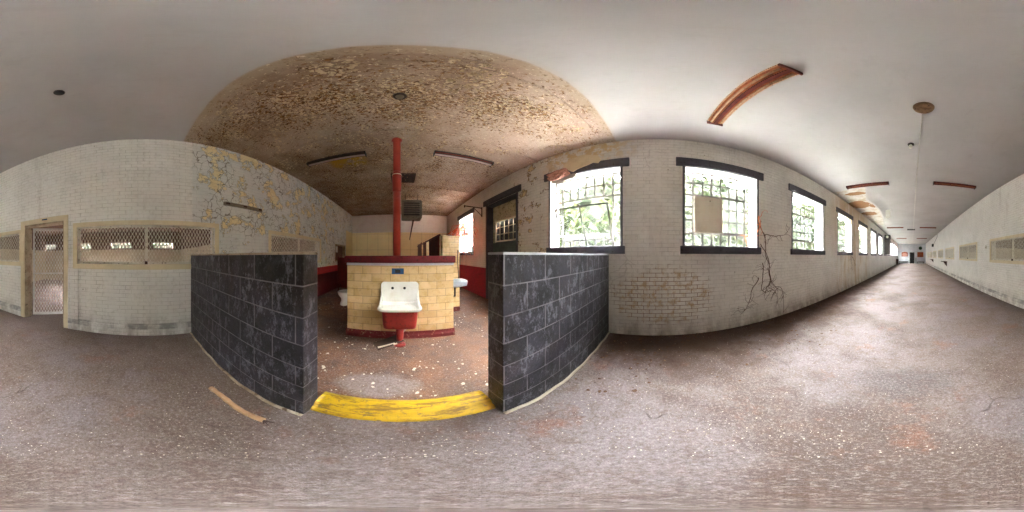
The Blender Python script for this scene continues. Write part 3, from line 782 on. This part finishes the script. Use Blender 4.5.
# basin hung on it
r = empty('hand_basin', (1.27, 3.7, 0), 'small grey wall basin on the narrow yellow tiled wall', 'basin')
m = basin([(.13, 3.62, 3.88, .70, .06), (.235, 3.5, 3.895, .74, .08), (.25, 3.48, 3.898, .84, .08)], [(.24, 3.49, 3.89, .87, .08), (.20, 3.53, 3.85, .865, .08), (.15, 3.57, 3.82, .76, .06)])
m.xf(Matrix.Translation((1.32, 0, 0))); m.build('bowl', 'porcgrey', r)
MB().tube([(1.32, 3.76, .71), (1.32, 3.76, .45), (1.32, 3.89, .42)], .022, 10).build('waste_pipe', 'bracketrust', r)
MB().tube([(1.44, 3.87, 1.6), (1.43, 3.86, 1.3), (1.46, 3.86, .88)], .012, 8).build('supply_pipe', 'bracketrust', r)
# stalls to the back wall
def stall(name, ya, yb, z1, label, z0=.28, x=1.0, kind='y', door=False):
    r = empty(name, (x, (ya+yb)/2, 0), label, 'toilet partition', 'dark red stall panels')
    if kind == 'y':
        MB().bbox((x-.015, ya, z0), (x+.015, yb, z1), .005).build('panel', 'stall', r)
        for y in (ya+.03, yb-.03): MB().tube([(x, y, 0), (x, y, z1+.03)], .02, 8).build('post', 'stall', r)
    else:
        MB().bbox((ya, x-.015, z0), (yb, x+.015, z1), .005).build('panel', 'stall', r)
        for y in (ya+.03, yb-.03): MB().tube([(y, x, 0), (y, x, z1+.03)], .02, 8).build('post', 'stall', r)
    return r
stall('toilet_partition', 4.06, 5.45, 1.95, 'dark red stall panel directly behind the narrow yellow wall, nearest of the row')
stall('toilet_partition', 6.2, 6.85, 2.0, 'dark red stall panel in the middle of the row, behind the partition')
stall('toilet_partition', 7.5, 8.9, 2.05, 'dark red stall panel nearest the back wall')
r = empty('stall_rail', (1.0, 6.4, 1.97), 'long dark rail running over the stall panels to the back wall', 'rail')
MB().box((.98, 4.0, 1.965), (1.02, 9.19, 2.005)).build('rail', 'stall', r)
r = stall('privacy_screen', -2.25, -1.1, 1.40, 'dark red privacy screen behind the toilet, left of the tiled partition', .28, 5.6, 'x')
r['group'] = 'dark red stall panels'; del r['group']
r.location = (-1.65, 5.6, 0)
for ch in r.children:
    for v in ch.data.vertices: v.co += Vector((5.6+1.65, -1.675-5.6, 0))
# toilet
r = empty('toilet_bowl', (-1.58, 4.5, 0), 'white toilet bowl on the floor left of the tiled partition', 'toilet')
m = MB().lathe([(.14, 0), (.13, .05), (.10, .12), (.11, .2), (.17, .29), (.20, .36), (.205, .385), (.19, .395)], (-1.58, 4.5, 0), 28, 1, 1.25)
m.build('pedestal', 'porcelain', r)
m = MB().lathe([(.20, .388), (.205, .40), (.19, .408), (.155, .40), (.13, .34), (.06, .25)], (-1.58, 4.5, 0), 28, 1, 1.25); m.build('rim', 'porcelain', r)
MB().tube([(-1.58, 4.74, .30), (-1.58, 4.85, .30), (-1.58, 4.9, .2), (-1.58, 4.9, 0)], .05, 10).build('outlet', 'porcelain', r)

# unit heater hanging from the ceiling
hy = 6.0
r = empty('unit_heater', (.45, hy, 3.85), 'square grey slatted heater hanging behind the red column', 'heater')
fr = MB(); po = rrect(.43, 3.17, .37, .36, .07); pi_ = rrect(.43, 3.18, .29, .27, .03)
n = len(po); i0 = 0
fr.v += [(x, hy-.2, z) for x, z in po] + [(x, hy-.22, z) for x, z in pi_] + [(x, hy+.25, z) for x, z in po] + [(x, hy-.1, z) for x, z in pi_]
for j in range(n):
    k = (j+1) % n
    fr.face([j, k, n+k, n+j]); fr.face([2*n+j, 2*n+k, k, j]); fr.face([n+j, n+k, 3*n+k, 3*n+j])
fr.face([2*n+j for j in range(n)]); fr.face([3*n+j for j in range(n)][::-1])
fr.build('casing', 'heater', r)
for k in range(6):
    z = 2.95+k*.09
    MB().prism([(hy-.20, z), (hy-.19, z-.01), (hy-.12, z+.05), (hy-.13, z+.06)], 0, .14, .72).build('louvre', 'darkmetal', r)
for x in (.2, .66): MB().tube([(x, hy, 3.53), (x, hy, H)], .01, 8).build('hanger', 'bracketrust', r)
MB().tube([(.5, hy+.05, 2.82), (.48, hy+.05, 2.68), (.36, hy+.08, 2.05)], [.035, .03, .01], 8).build('hanging_wire', 'bracketrust', r)
# ceiling hatch
r = empty('ceiling_hatch', (.1, 4.6, H), 'dark square opening in the washroom ceiling behind the red column', 'hatch')
MB().box((-.21, 4.33, H-.012), (.40, 4.9, H-.002)).build('dark_panel', 'darkmetal', r)
m = MB()
for a, b in (((-.24, 4.30), (.43, 4.33)), ((-.24, 4.9), (.43, 4.93)), ((-.24, 4.33), (-.21, 4.9)), ((.40, 4.33), (.43, 4.9))): m.box((*a, H-.02), (*b, H-.001))
m.build('rim', 'bracketrust', r)
# bracket on window wall
r = empty('wall_bracket', (W, 4.98, 3.0), 'dark iron bracket sticking out of the wall between washroom door and far window', 'bracket')
MB().box((W-.68, 4.965, 3.15), (W, 4.995, 3.18)).build('arm', 'bracketrust', r)
MB().box((W-.02, 4.955, 2.84), (W, 5.005, 3.2)).build('wall_plate', 'bracketrust', r)
MB().tube([(W-.01, 4.98, 2.87), (W-.34, 4.98, 3.15)], .012, 6).build('brace', 'bracketrust', r)
MB().tube([(W-.66, 4.98, 3.19), (W-.66, 4.98, 3.11)], .022, 8).build('hook', 'bracketrust', r)

# ------------------------------------------------------------------ ceiling fittings
def batten(x0, x1, y, wd, mats, label, group, z=H):
    c = (x0+x1)/2
    r = empty('ceiling_batten', (c, y, z), label, 'ceiling light', group)
    h2 = wd/2
    MB().prism([(y-h2, z), (y-h2, z-.012), (y-h2*.55, z-.05), (y+h2*.55, z-.05), (y+h2, z-.012), (y+h2, z)], 0, x0, x1).build('housing', mats[0], r)
    MB().bbox((x0+.01, y-h2*.22, z-.085), (x1-.01, y+h2*.22, z-.048), .006).build('ballast_cover', mats[1], r)
    for s in (-1, 1):
        MB().tube([(x0+.04, y+s*h2*.62, z-.062), (x1-.04, y+s*h2*.62, z-.062)], h2*.14, 8).build('tube', mats[2], r)
        MB().box((x0, y+s*h2-.006, z-.03), (x1, y+s*h2+.006, z)).build('flange', mats[3], r)
    for x in (x0, x1): MB().box((x-.008, y-h2-.01, z-.08), (x+.008, y+h2+.01, z)).build('end_cap', mats[4], r)
    return r
batten(.72, 2.08, -.79, .21, ('rust', 'rustred', 'rustpale', 'rustpale', 'rustred'), 'large rusty orange ceiling light batten closest overhead, above the window with the board', 'x')
g2 = 'rusted ceiling battens'
batten(-2.0, -.68, 3.19, .14, ('darkmetal', 'tube', 'darkmetal', 'darkmetal', 'black'), 'dark ceiling light batten left of the red column in the washroom', g2)
batten(.68, 2.0, 3.17, .14, ('rustred', 'tube', 'darkmetal', 'darkmetal', 'black'), 'dark ceiling light batten right of the red column in the washroom', g2)
bl = batten(.70, 2.05, -4.9, .15, ('rustred', 'rustred', 'rust', 'rustred', 'bracketrust'), 'dark red rusted batten beside the broken corridor ceiling', g2)
for y, ll, rl in ((-4.9, None, 'dark red rusted batten on the corridor ceiling above the mesh windows, nearest of that side'),
                  (-13.4, 'corridor ceiling batten on the window side, second row from the camera', 'corridor ceiling batten on the mesh window side, second row'),
                  (-21.8, 'corridor ceiling batten on the window side, in the farthest row', 'corridor ceiling batten on the mesh window side, farthest row')):
    if ll:
        c = copy_tree(bl); c.location.y = y; c['label'] = ll
    c = copy_tree(bl); c.location = (-1.33, y, H); c['label'] = rl
for o in list(bpy.data.objects):
    if o.get('group') == 'x': del o['group']

r = empty('ceiling_plate', (-.13, -1.85, H), 'round corroded brown plate on the corridor ceiling where the conduit starts', 'ceiling rose')
MB().lathe([(.125, 0), (.125, -.018), (.115, -.05), (.07, -.058), (.0005, -.06)][::-1], (-.135, -1.85, H), 32).build('plate', 'brass', r)
for a in range(3):
    x, y = -.135+.095*math.cos(a*2.1), -1.85+.095*math.sin(a*2.1)
    MB().lathe([(.009, -.062), (.009, -.045)], (x, y, H), 8).build('screw', 'bracketrust', r)
m = MB().tube([(-.135, -1.95, H-.018), (-.13, YE, H-.018)], .013, 8)
tag(m.build('ceiling_conduit', 'conduit', origin=(-.13, -17, H)), 'long thin white conduit running down the middle of the corridor ceiling', 'conduit')
r = empty('smoke_detector', (.015, -2.93, H), 'small round detector with a drooping sensor beside the ceiling conduit', 'detector')
MB().lathe([(.06, 0), (.06, -.02), (.045, -.035), (.0005, -.036)][::-1], (.015, -2.93, H), 24).build('base', 'darkmetal', r)
MB().lathe([(.028, -.035), (.034, -.05), (.034, -.10), (.02, -.12), (.0005, -.122)][::-1], (.02, -2.93, H), 16).build('sensor', 'meshw', r)
MB().tube([(.05, -2.93, H-.012), (-.12, -2.93, H-.012)], .008, 6).build('conduit_stub', 'conduit', r)
r = empty('junction_box', (-1.33, -.76, H), 'open dark round junction box alone on the corridor ceiling at the left', 'junction box')
MB().lathe([(.05, -.004), (.056, -.006), (.056, 0)][::-1], (-1.33, -.76, H), 24).build('rim', 'bracketrust', r)
MB().lathe([(.0005, -.008), (.049, -.008), (.049, -.003)], (-1.33, -.76, H), 24).build('opening', 'black', r)
r = empty('junction_box', (0, 1.6, H), 'rusty junction box amid flaking paint on the washroom ceiling', 'junction box')
MB().lathe([(.07, 0), (.07, -.02), (.06, -.03), (.0005, -.03)][::-1], (0, 1.6, H), 16).build('box', 'darkmetal', r)
MB().lathe([(.045, -.028), (.04, -.045), (.0005, -.045)][::-1], (.0, 1.6, H), 12).build('cover', 'heater', r)
r = empty('ceiling_vent', (.07, -14.6, H), 'dark ceiling vent in the middle of the corridor, far down', 'vent')
MB().box((-.3, -14.9, H-.03), (.42, -14.3, H)).build('frame', 'darkmetal', r)
for k in range(5): MB().box((-.26, -14.84+k*.115, H-.04), (.38, -14.80+k*.115, H-.03)).build('slat', 'black', r)

# hanging ceiling sheet
att = [(1.47, -5.05), (1.2, -5.7), (1.07, -6.5), (1.03, -7.8), (1.1, -9.3), (1.5, -12.0)]
free = [(1.50, -5.12, 3.84), (1.75, -6.07, 3.70), (1.57, -6.63, 3.66), (1.52, -7.7, 3.66), (1.68, -9.35, 3.68), (2.1, -12.2, 3.72)]
m = MB(); NS = 8
def lerp(a, b, t): return tuple(a[k]+(b[k]-a[k])*t for k in range(len(a)))
def samp(L, t):
    q = t*(len(L)-1); i = min(int(q), len(L)-2); return lerp(L[i], L[i+1], q-i)
NTT = 30
for th in (0, -.012):
    for i in range(NTT+1):
        a = samp(att, i/NTT); f = samp(free, i/NTT)
        for j in range(NS+1):
            s = j/NS; z = H-.003 + (f[2]-H)*(s**2.2) + th + .02*s*mnoise.noise(Vector((i*.3, j*.4, 0)))
            m.v.append((a[0]+(f[0]-a[0])*s, a[1]+(f[1]-a[1])*s, z))
K = (NTT+1)*(NS+1)
for i in range(NTT):
    for j in range(NS):
        a = i*(NS+1)+j; m.face([a, a+1, a+NS+2, a+NS+1], True); m.face([K+a, K+a+NS+1, K+a+NS+2, K+a+1], True)
for i in range(NTT): a = i*(NS+1)+NS; m.face([a, K+a, K+a+NS+1, a+NS+1])
for j in range(NS): m.face([j, K+j, K+j+1, j+1]); a = NTT*(NS+1)+j; m.face([a, a+1, K+a+1, K+a])
tag(m.build('sagging_ceiling_sheet', 'ceilboard', origin=(1.4, -7.5, H)), 'sagging sheet of grey ceiling board curling down above the windows', 'ceiling board')
m = MB(); m.box((1.06, -8.05, 3.36), (1.30, -8.03, 3.84)); m.xf(Matrix.Identity(4))
tag(m.build('hanging_board_scrap', 'porcelain', origin=(1.18, -8.04, 3.8)), 'small pale rectangular scrap hanging from the corridor ceiling', 'board scrap')

# ------------------------------------------------------------------ wall things
r = empty('light_bracket', (-W, 1.93, 2.49), 'narrow dark metal bar fixed on the peeling wall above the left half wall', 'wall bar')
MB().bbox((-W, 1.46, 2.455), (-W+.05, 2.40, 2.52), .005).build('bar', 'heater', r)
for k in range(3): MB().box((-W+.05, 1.5+k*.4, 2.47), (-W+.06, 1.58+k*.4, 2.505)).build('clip', 'bracketrust', r)
r = empty('wall_switch', (-W, -5.6, 1.75), 'small grey switch box between the two nearest mesh windows down the corridor', 'switch')
MB().bbox((-W, -5.64, 1.72), (-W+.03, -5.56, 1.85), .005).build('box', 'meshw', r)
MB().box((-W+.03, -5.61, 1.77), (-W+.036, -5.59, 1.80)).build('toggle', 'darkmetal', r)
for y, lab in ((-12.9, 'dark wall shelf on a bracket below a mesh window, nearer one'), (-21.0, 'dark wall shelf on a bracket far down the mesh window wall')):
    r = empty('wall_shelf', (-W, y, .95), lab, 'shelf', 'corridor wall shelves')
    MB().bbox((-W, y-.45, .98), (-W+.35, y+.45, 1.03), .006).build('top', 'bracketrust', r)
    MB().prism([(-W, .98), (-W+.28, .98), (-W, .62)], 1, y+.28, y+.34).build('bracket', 'bracketrust', r)
r = empty('alarm_bell', (-W, -20.6, 2.8), 'small black alarm box high on the mesh window wall', 'alarm')
MB().bbox((-W, -20.9, 2.62), (-W+.2, -20.3, 2.98), .03).build('box', 'black', r)
MB().tube([(-W+.02, -20.3, 2.9), (-W+.02, -17.5, 3.5), (-W+.02, -17.4, H-.02)], .02, 6).build('conduit', 'bracketrust', r)
r = empty('ventilation_unit', (W-.28, -16.3, 2.5), 'tall black slatted ventilation unit on the window wall far down the corridor', 'ventilator')
MB().bbox((W-.56, -16.7, 1.62), (W, -15.98, 3.2), .03).build('casing', 'black', r)
MB().bbox((W-.62, -16.6, 3.15), (W-.05, -15.95, 3.55), .04).build('motor_box', 'darkmetal', r)
MB().lathe([(.13, 0), (.13, .05), (.10, .055)], (W-.33, -15.95, 3.35), 20, axis=1).build('fan_ring', 'meshw', r)
for k in range(12): MB().box((W-.50, -15.975, 1.72+k*.115), (W-.06, -15.955, 1.76+k*.115)).build('slat', 'darkmetal', r)

# end wall things
r = empty('far_door', (-.05, YE, 0), 'open black doorway at the far end of the corridor', 'doorway')
m = MB(); m.box((-.52, YE-.02, 0), (-.45, YE+.03, 2.17)).box((.35, YE-.02, 0), (.42, YE+.03, 2.17)).box((-.52, YE-.02, 2.1), (.42, YE+.03, 2.17)); m.build('door_frame', 'slate', r)
MB().box((-.45, YE-.24, 0), (.35, YE-.2, 2.1)).build('dark_infill', 'black', r)  # black sheet standing in for the darkness inside the open doorway
def ex(u): return -32*math.tan(math.radians((u-912)*.35156))
def ez(v): return 1.45+32*math.tan(math.radians((255.5-v)*.35156))
r = empty('notice_board', (-1.6, YE, 1.6), 'orange-brown board on the end wall right of the black doorway', 'board')
MB().bbox((ex(917.5), YE, ez(256.6)), (ex(923.5), YE+.05, ez(251.6)), .01).build('board', 'orange', r)
r = empty('wall_clock', (-1.7, YE, 3.2), 'round dark green disc above the orange board on the end wall', 'wall disc')
MB().lathe([(.34, 0), (.34, .06), (.3, .08)], (ex(920.6), YE, ez(247.7)), 24, axis=1).build('disc', 'green', r)
r = empty('arched_panel', (1.5, YE, 1.4), 'arched brown-edged panel on the end wall left of the black doorway', 'panel')
x0, x1, zb, zt = ex(908), ex(901.8), ez(256), ez(251.3)
arc = [(x1, zb), (x0, zb)] + [(x0+(x1-x0)*(1-math.cos(PI*k/10))/2, zt-.25+.25*math.sin(PI*k/10)) for k in range(11)]
MB().prism(arc, 1, YE, YE+.04).build('surround', 'orange', r)
arc2 = [((x-(x0+x1)/2)*.8+(x0+x1)/2, (z-zb)*.72+zb+.02) for x, z in arc]
MB().prism(arc2, 1, YE+.04, YE+.05).build('panel', 'plasterpink', r)
r = empty('bench', (1.9, YE+.6, 0), 'dark low bench against the end wall by the windows', 'bench')
MB().bbox((.75, YE+.1, .32), (2.5, YE+.5, .42), .02).build('seat', 'darkmetal', r)
for x in (.85, 2.35): MB().box((x, YE+.15, 0), (x+.08, YE+.45, .34)).build('leg', 'black', r)
r = empty('bench', (-1.7, YE+.6, 0), 'dark low bench against the end wall under the orange board', 'bench')
MB().bbox((-2.45, YE+.1, .22), (-.95, YE+.5, .34), .02).build('seat', 'darkmetal', r)
for x in (-2.35, -1.1): MB().box((x, YE+.15, 0), (x+.08, YE+.45, .24)).build('leg', 'black', r)
r = empty('white_cabinet', (-.75, YE+.4, 0), 'pale narrow cabinet right of the black doorway at the corridor end', 'cabinet')
MB().bbox((-.95, YE+.05, 0), (-.55, YE+.5, 1.15), .02).build('body', 'meshw', r)
MB().box((-.93, YE+.5, .05), (-.57, YE+.515, 1.1)).build('door', 'porcgrey', r)
r = empty('radiator', (W-.3, -27.5, 0), 'dark radiator standing by the window wall near the corridor end', 'radiator')
for k in range(8): MB().bbox((W-.45, -28.2+k*.16, .1), (W-.12, -28.1+k*.16, .95), .03).build('column', 'darkmetal', r)
MB().box((W-.42, -28.25, .03), (W-.15, -26.95, .12)).build('foot', 'black', r)

# board in window 2
r = empty('window_board', (GX-.06, WC[1]+.25, 1.88), 'tan flat board covering half of the sash in a barred window', 'board')
MB().bbox((GX-.07, -1.255, 1.885), (GX-.05, -.695, 2.60), .004).build('board', 'cardboard', r)
MB().lathe([(.012, 0), (.012, .004)], (GX-.075, -1.0, 2.52), 10, axis=0).build('hole', 'bracketrust', r)

# crumbling plaster at first window's lintel
def lump(name, c, rad, mat, seed, label, cat, parts=None):
    bm = bmesh.new(); bmesh.ops.create_icosphere(bm, subdivisions=4, radius=1)
    for v in bm.verts:
        d = v.co.normalized(); n_ = mnoise.noise(d*1.7+Vector((seed, 0, 0)))*.35 + mnoise.noise(d*5+Vector((0, seed, 0)))*.13
        v.co = Vector([c[k]+d[k]*rad[k]*(1+n_) for k in range(3)])
    o = MB().bm(bm, False).build(name, mat, origin=c)
    return tag(o, label, cat)
lump('fallen_plaster_clump', (W-.05, 1.86, 3.23), (.07, .26, .12), 'plasterpink', 3, 'pink clump of crumbling plaster hanging over the corner of the open window', 'plaster')
lump('loose_plaster_flap', (W-.03, 1.72, 3.10), (.03, .30, .085), 'plasterwhite', 7, 'pale flap of loose plaster just under the pink clump', 'plaster')
m = MB()
pts = [(.95, 3.37), (1.0, 3.30), (1.1, 3.335), (1.2, 3.30), (1.3, 3.28), (1.42, 3.25), (1.5, 3.21), (1.56, 3.24), (1.64, 3.30), (1.72, 3.42), (1.6, 3.55), (1.3, 3.6), (1.0, 3.5)]
m.prism(pts, 0, W-.045, W)
tag(m.build('ragged_plaster_patch', 'creamplaster', origin=(W, 1.3, 3.4)), 'ragged cream plaster patch overlapping the dark lintel of the open window', 'plaster')

# ------------------------------------------------------------------ vines
def wander(p, d, n, step, jit, seed, clampx=None):
    random.seed(seed); pts = [Vector(p)]; d = Vector(d).normalized()
    for _ in range(n):
        d = (d + Vector((random.uniform(-jit, jit)*.3, random.uniform(-jit, jit), random.uniform(-jit, jit)))).normalized()
        q = pts[-1]+d*step
        if clampx is not None: q.x = min(max(q.x, clampx[0]), clampx[1])
        pts.append(q)
    return pts
def vine(root, name, starts, mat, rad, clampx, twigs=3):
    for i, (p, d, n) in enumerate(starts):
        pts = wander(p, d, n, .05, .38, 100+i*7+len(name), clampx)
        m = MB().tube(pts, [rad*(1-.7*k/len(pts)) for k in range(len(pts))], 5)
        for j in range(twigs*2):
            k = random.randrange(1, len(pts)-1)
            tw = wander(pts[k], (0, random.choice((-1, 1)), random.uniform(-1, .6)), random.randint(5, 11), .035, .6, 900+i*31+j, clampx)
            m.tube(tw, [rad*.45*(1-.6*q/len(tw)) for q in range(len(tw))], 4)
        m.build(name, mat, root)
r = empty('dried_vine', (W-.02, -2.1, 1.5), 'brown dried vine creeping down the wall beside the window with the tan board', 'vine')
vine(r, 'stem', [((W-.015, -2.06, 2.2), (0, -.1, -1), 44), ((W-.015, -2.05, 1.7), (0, -.2, -1), 46), ((W-.015, -2.1, 1.3), (0, -.2, -1), 30), ((W-.015, -2.15, 1.9), (0, -1, .1), 18), ((W-.015, -2.25, 1.2), (0, -.05, -1), 22), ((W-.015, -2.0, 1.0), (0, .15, -1), 18)], 'vine', .009, (W-.03, W-.008), 6)
vine(r, 'red_stem', [((W-.02, -2.0, 2.3), (0, -.05, -1), 16)], 'vinered', .014, (W-.07, W-.01), 4)
r = empty('dried_vine', (W-.02, -7.1, 1.5), 'thin brown vine hanging below a corridor window under the broken ceiling', 'vine')
vine(r, 'stem', [((W-.015, -7.0, 1.48), (0, -.1, -1), 16), ((W-.015, -7.05, 1.45), (0, -.7, -1), 14)], 'vine', .01, (W-.03, W-.008))
r = empty('red_vine_tangle', (2.3, 6.2, 1.6), 'tangle of orange-red dried vine reaching in from the far washroom window', 'vine')
for i in range(64):
    random.seed(500+i)
    p = Vector((W+.1, 6.0+random.uniform(-.2, 1.0), random.uniform(2.2, 3.0)))
    e = Vector((random.uniform(1.25, 2.5), random.uniform(4.6, 6.4), random.uniform(1.55, 2.5)))
    pts = []
    for k in range(11):
        t_ = k/10; q = p.lerp(e, t_); q.z += .25*math.sin(t_*PI)*(1-t_) - .25*t_*t_
        q += Vector((mnoise.noise(Vector((i, t_*4, 0))), mnoise.noise(Vector((i, t_*4, 5))), mnoise.noise(Vector((i, t_*4, 9)))))*.16*min(1, t_*4)
        pts.append(q)
    for q in pts: q.z = max(q.z, 1.3)
    MB().tube(pts, [.012*(1-.55*k/11) for k in range(11)], 4).build('stem', 'vinered', r)
for o in list(r.children)[1::1][:0]: pass

# ------------------------------------------------------------------ debris
r = empty('wooden_stick', (-.95, .56, 0), 'long weathered wooden stick lying on the floor in front of the left block wall', 'stick')
pts = []; A = Vector((-1.25, .545, .02)); B = Vector((-.665, .60, .028))
for k in range(14):
    q = A.lerp(B, k/13); q.y += .008*math.sin(k*.5); pts.append(q)
m = MB().tube(pts, [.024+.007*mnoise.noise(Vector((k*.7, 0, 0))) for k in range(14)], 10); m.build('shaft', 'wood', r)
random.seed(4)
for k in range(7):
    d = Vector((random.uniform(.02, .07), random.uniform(-.03, .03), random.uniform(-.015, .01)))
    MB().tube([B, B+d], [.007, .002], 5).build('splinter', 'bracketrust', r)

def scatter(name, n, fn, mat, size, z, seed, curl=.3, up=1):
    random.seed(seed); m = MB(); k = 0; tries = 0
    while k < n and tries < n*40:
        tries += 1; p = fn()
        if p is None: continue
        k += 1; s = size[0]*(size[1]/size[0])**(random.random()**2.2); i0 = len(m.v); nn = random.randint(4, 6); a0 = random.uniform(0, 6.28)
        rim = []
        for j in range(nn):
            a = a0+j*2*PI/nn; rr = s*random.uniform(.55, 1.1)
            rim.append((p[0]+rr*math.cos(a), p[1]+rr*math.sin(a), z+up*(.002+curl*s*random.random())))
        m.v += rim + [(p[0], p[1], z+up*.001)] + [(x, y, q-up*.0015) for x, y, q in rim]
        c = i0+nn
        for j in range(nn):
            m.face([i0+j, i0+(j+1) % nn, c] if up > 0 else [i0+(j+1) % nn, i0+j, c]); m.face([i0+j, c+1+j, c+1+(j+1) % nn, i0+(j+1) % nn])
    return m.build(name, mat)
def nz(x, y, f, o=0): return mnoise.noise(Vector((x*f+o, y*f, o)))
def chips():
    x = random.uniform(-2.7, 2.7); y = 1.22+7.8*random.random()**1.5
    if -.95 < x < .97 and SY-.05 < y < SY+.3: return None
    if .95 < x < 1.6 and 3.85 < y < 4.1: return None
    return (x, y) if nz(x, y, 1.6) > random.uniform(-.5, .35) else None
tag(scatter('paint_chips', 1700, chips, 'chip', (.005, .026), 0, 5), 'pale paint chips scattered over the brown washroom floor', 'paint chips', kind='stuff')
def litter():
    y = random.uniform(-14, .78); d = random.random()**2.2; x = W-.03-d*1.5
    return (x, y) if nz(x, y, 1.2, 3) > random.uniform(-.4, .4) else None
tag(scatter('leaf_litter', 2600, litter, 'leafmould', (.008, .032), 0, 6), 'brown leaf litter along the foot of the window wall', 'leaf litter', kind='stuff')
def grit():
    a = random.uniform(0, 2*PI); rr = .5+5.5*random.random()**1.3; x, y = rr*math.sin(a), rr*math.cos(a)
    if y > .78 or abs(x) > 2.7: return None
    return (x, y) if nz(x, y, 1.5, 8) > random.uniform(-.6, .4) else None
tag(scatter('floor_grit', 2600, grit, 'chip', (.0018, .006), 0, 7), 'fine pale grit strewn over the corridor floor', 'grit', kind='stuff')
def flk():
    x = random.uniform(-2.7, 2.7); y = .85+8.2*random.random()**1.5
    dn = max(1-abs(y+.16*abs(x)-1.62)/.55, 0)*(1-abs(x)/2.9)
    dn = max(dn, .22 if y < 2.4 else .42) * (1 if x < .8 else .5)
    if abs(nz(x, y, 2.2, 1))*0+nz(x, y, 2.6, 2) < .35-dn*.9: return None
    return (x, y)
tag(scatter('ceiling_paint_flakes', 7500, flk, 'flake', (.008, .036), H, 8, .9, -1), 'curled brown and cream paint flakes all over the washroom ceiling', 'paint flakes', kind='stuff')

# ------------------------------------------------------------------ greenery outdoors
def foliage(seed, n, xr, yr, label, name='outdoor_foliage'):
    random.seed(seed); m = MB(); k = 0
    while k < n:
        x = random.uniform(*xr); y = random.uniform(*yr); z = random.uniform(-.3, 6.6)
        if mnoise.noise(Vector((x*.5, y*.45, z*.5))) < -.12+.06*max(0, z-1.5): continue
        k += 1; s = random.uniform(.14, .28); i0 = len(m.v)
        u = Vector([random.gauss(0, 1) for _ in range(3)]).normalized(); w = u.orthogonal().normalized(); c = Vector((x, y, z)); q = u.cross(w)
        m.v += [tuple(c+w*s), tuple(c+q*s*.5+u*s*.1), tuple(c-w*s), tuple(c-q*s*.5+u*s*.1)]; m.face([i0, i0+1, i0+2, i0+3])
    return tag(m.build(name, 'leaves'), label, 'foliage', kind='stuff')
foliage(1, 15000, (6.8, 9.0), (-34, 14), 'yellow-green foliage outside the barred windows')

def treeline(x, y0, y1, hh, seed, label):  # solid tree mass, added to block bright sky seen through windows
    m = MB(); NY, NZ = 90, 16
    for i in range(NY+1):
        for j in range(NZ+1):
            y = y0+(y1-y0)*i/NY; s = j/NZ; top = hh*(.92+.16*mnoise.noise(Vector((y*.35, seed, 0)))+.07*mnoise.noise(Vector((y*1.3, seed, 3))))
            z = -.4+top*s; b = 1.2*mnoise.noise(Vector((y*.6, z*.6, seed)))+.5*mnoise.noise(Vector((y*1.7, z*1.7, seed)))
            m.v.append((x+(b+2.2*s*s)*(1 if x > 0 else -1), y, z))
    for i in range(NY):
        for j in range(NZ): a = i*(NZ+1)+j; m.face([a, a+1, a+NZ+2, a+NZ+1])
    return tag(m.build('added_tree_mass', 'treemass'), label, 'trees', kind='stuff')
treeline(11.0, -44, 24, 9.6, 2, 'pale green mass of trees farther off outside the barred windows')
treeline(-15, -40, 14, 7.0, 5, 'tree mass added to dim the sky in the far windows of the side rooms')

# ------------------------------------------------------------------ light
wd = bpy.data.worlds.new('overcast_sky'); SC.world = wd; wd.use_nodes = True
bg = wd.node_tree.nodes['Background']; bg.inputs[0].default_value = (.96, .965, 1, 1); bg.inputs[1].default_value = 12.5
sl = bpy.data.lights.new('sun', 'SUN'); sl.energy = 11; sl.angle = .02; sl.color = (1, .96, .90)
so = bpy.data.objects.new('sun', sl); COL.objects.link(so); so.rotation_euler = (math.radians(12), math.radians(-38), 0)
def portal(loc, rot, sx, sy):
    l = bpy.data.lights.new('window_portal', 'AREA'); l.shape = 'RECTANGLE'; l.size = sx; l.size_y = sy; l.cycles.is_portal = True
    o = bpy.data.objects.new('window_portal', l); COL.objects.link(o); o.location = loc; o.rotation_euler = rot
for a, b in ADDED_SKYLIGHTS: portal(((SX0+SX1)/2, (a+b)/2, 3.05), (0, 0, 0), SX1-SX0, b-a)
for c in WC+[6.47]: portal((W+.32, c, (WZ0+WZ1)/2), (0, PI/2, 0), WZ1-WZ0, 2*HW)

cam = bpy.data.cameras.new('camera'); co = bpy.data.objects.new('camera', cam); COL.objects.link(co)
co.location = (0, 0, EYE); co.rotation_euler = (PI/2, 0, -math.radians((512-399.8)*.3515625))
cam.type = 'PANO'; cam.panorama_type = 'EQUIRECTANGULAR' if hasattr(cam, 'panorama_type') else None
cam.clip_start = .01; cam.clip_end = 200
SC.camera = co
SC.view_settings.view_transform = 'Standard'; SC.view_settings.look = 'None'
SC.view_settings.gamma = 1; SC.view_settings.use_curve_mapping = False
SC.view_settings.exposure = 4.5
SC.cycles.max_bounces = 14; SC.cycles.diffuse_bounces = 10; SC.cycles.transparent_max_bounces = 16
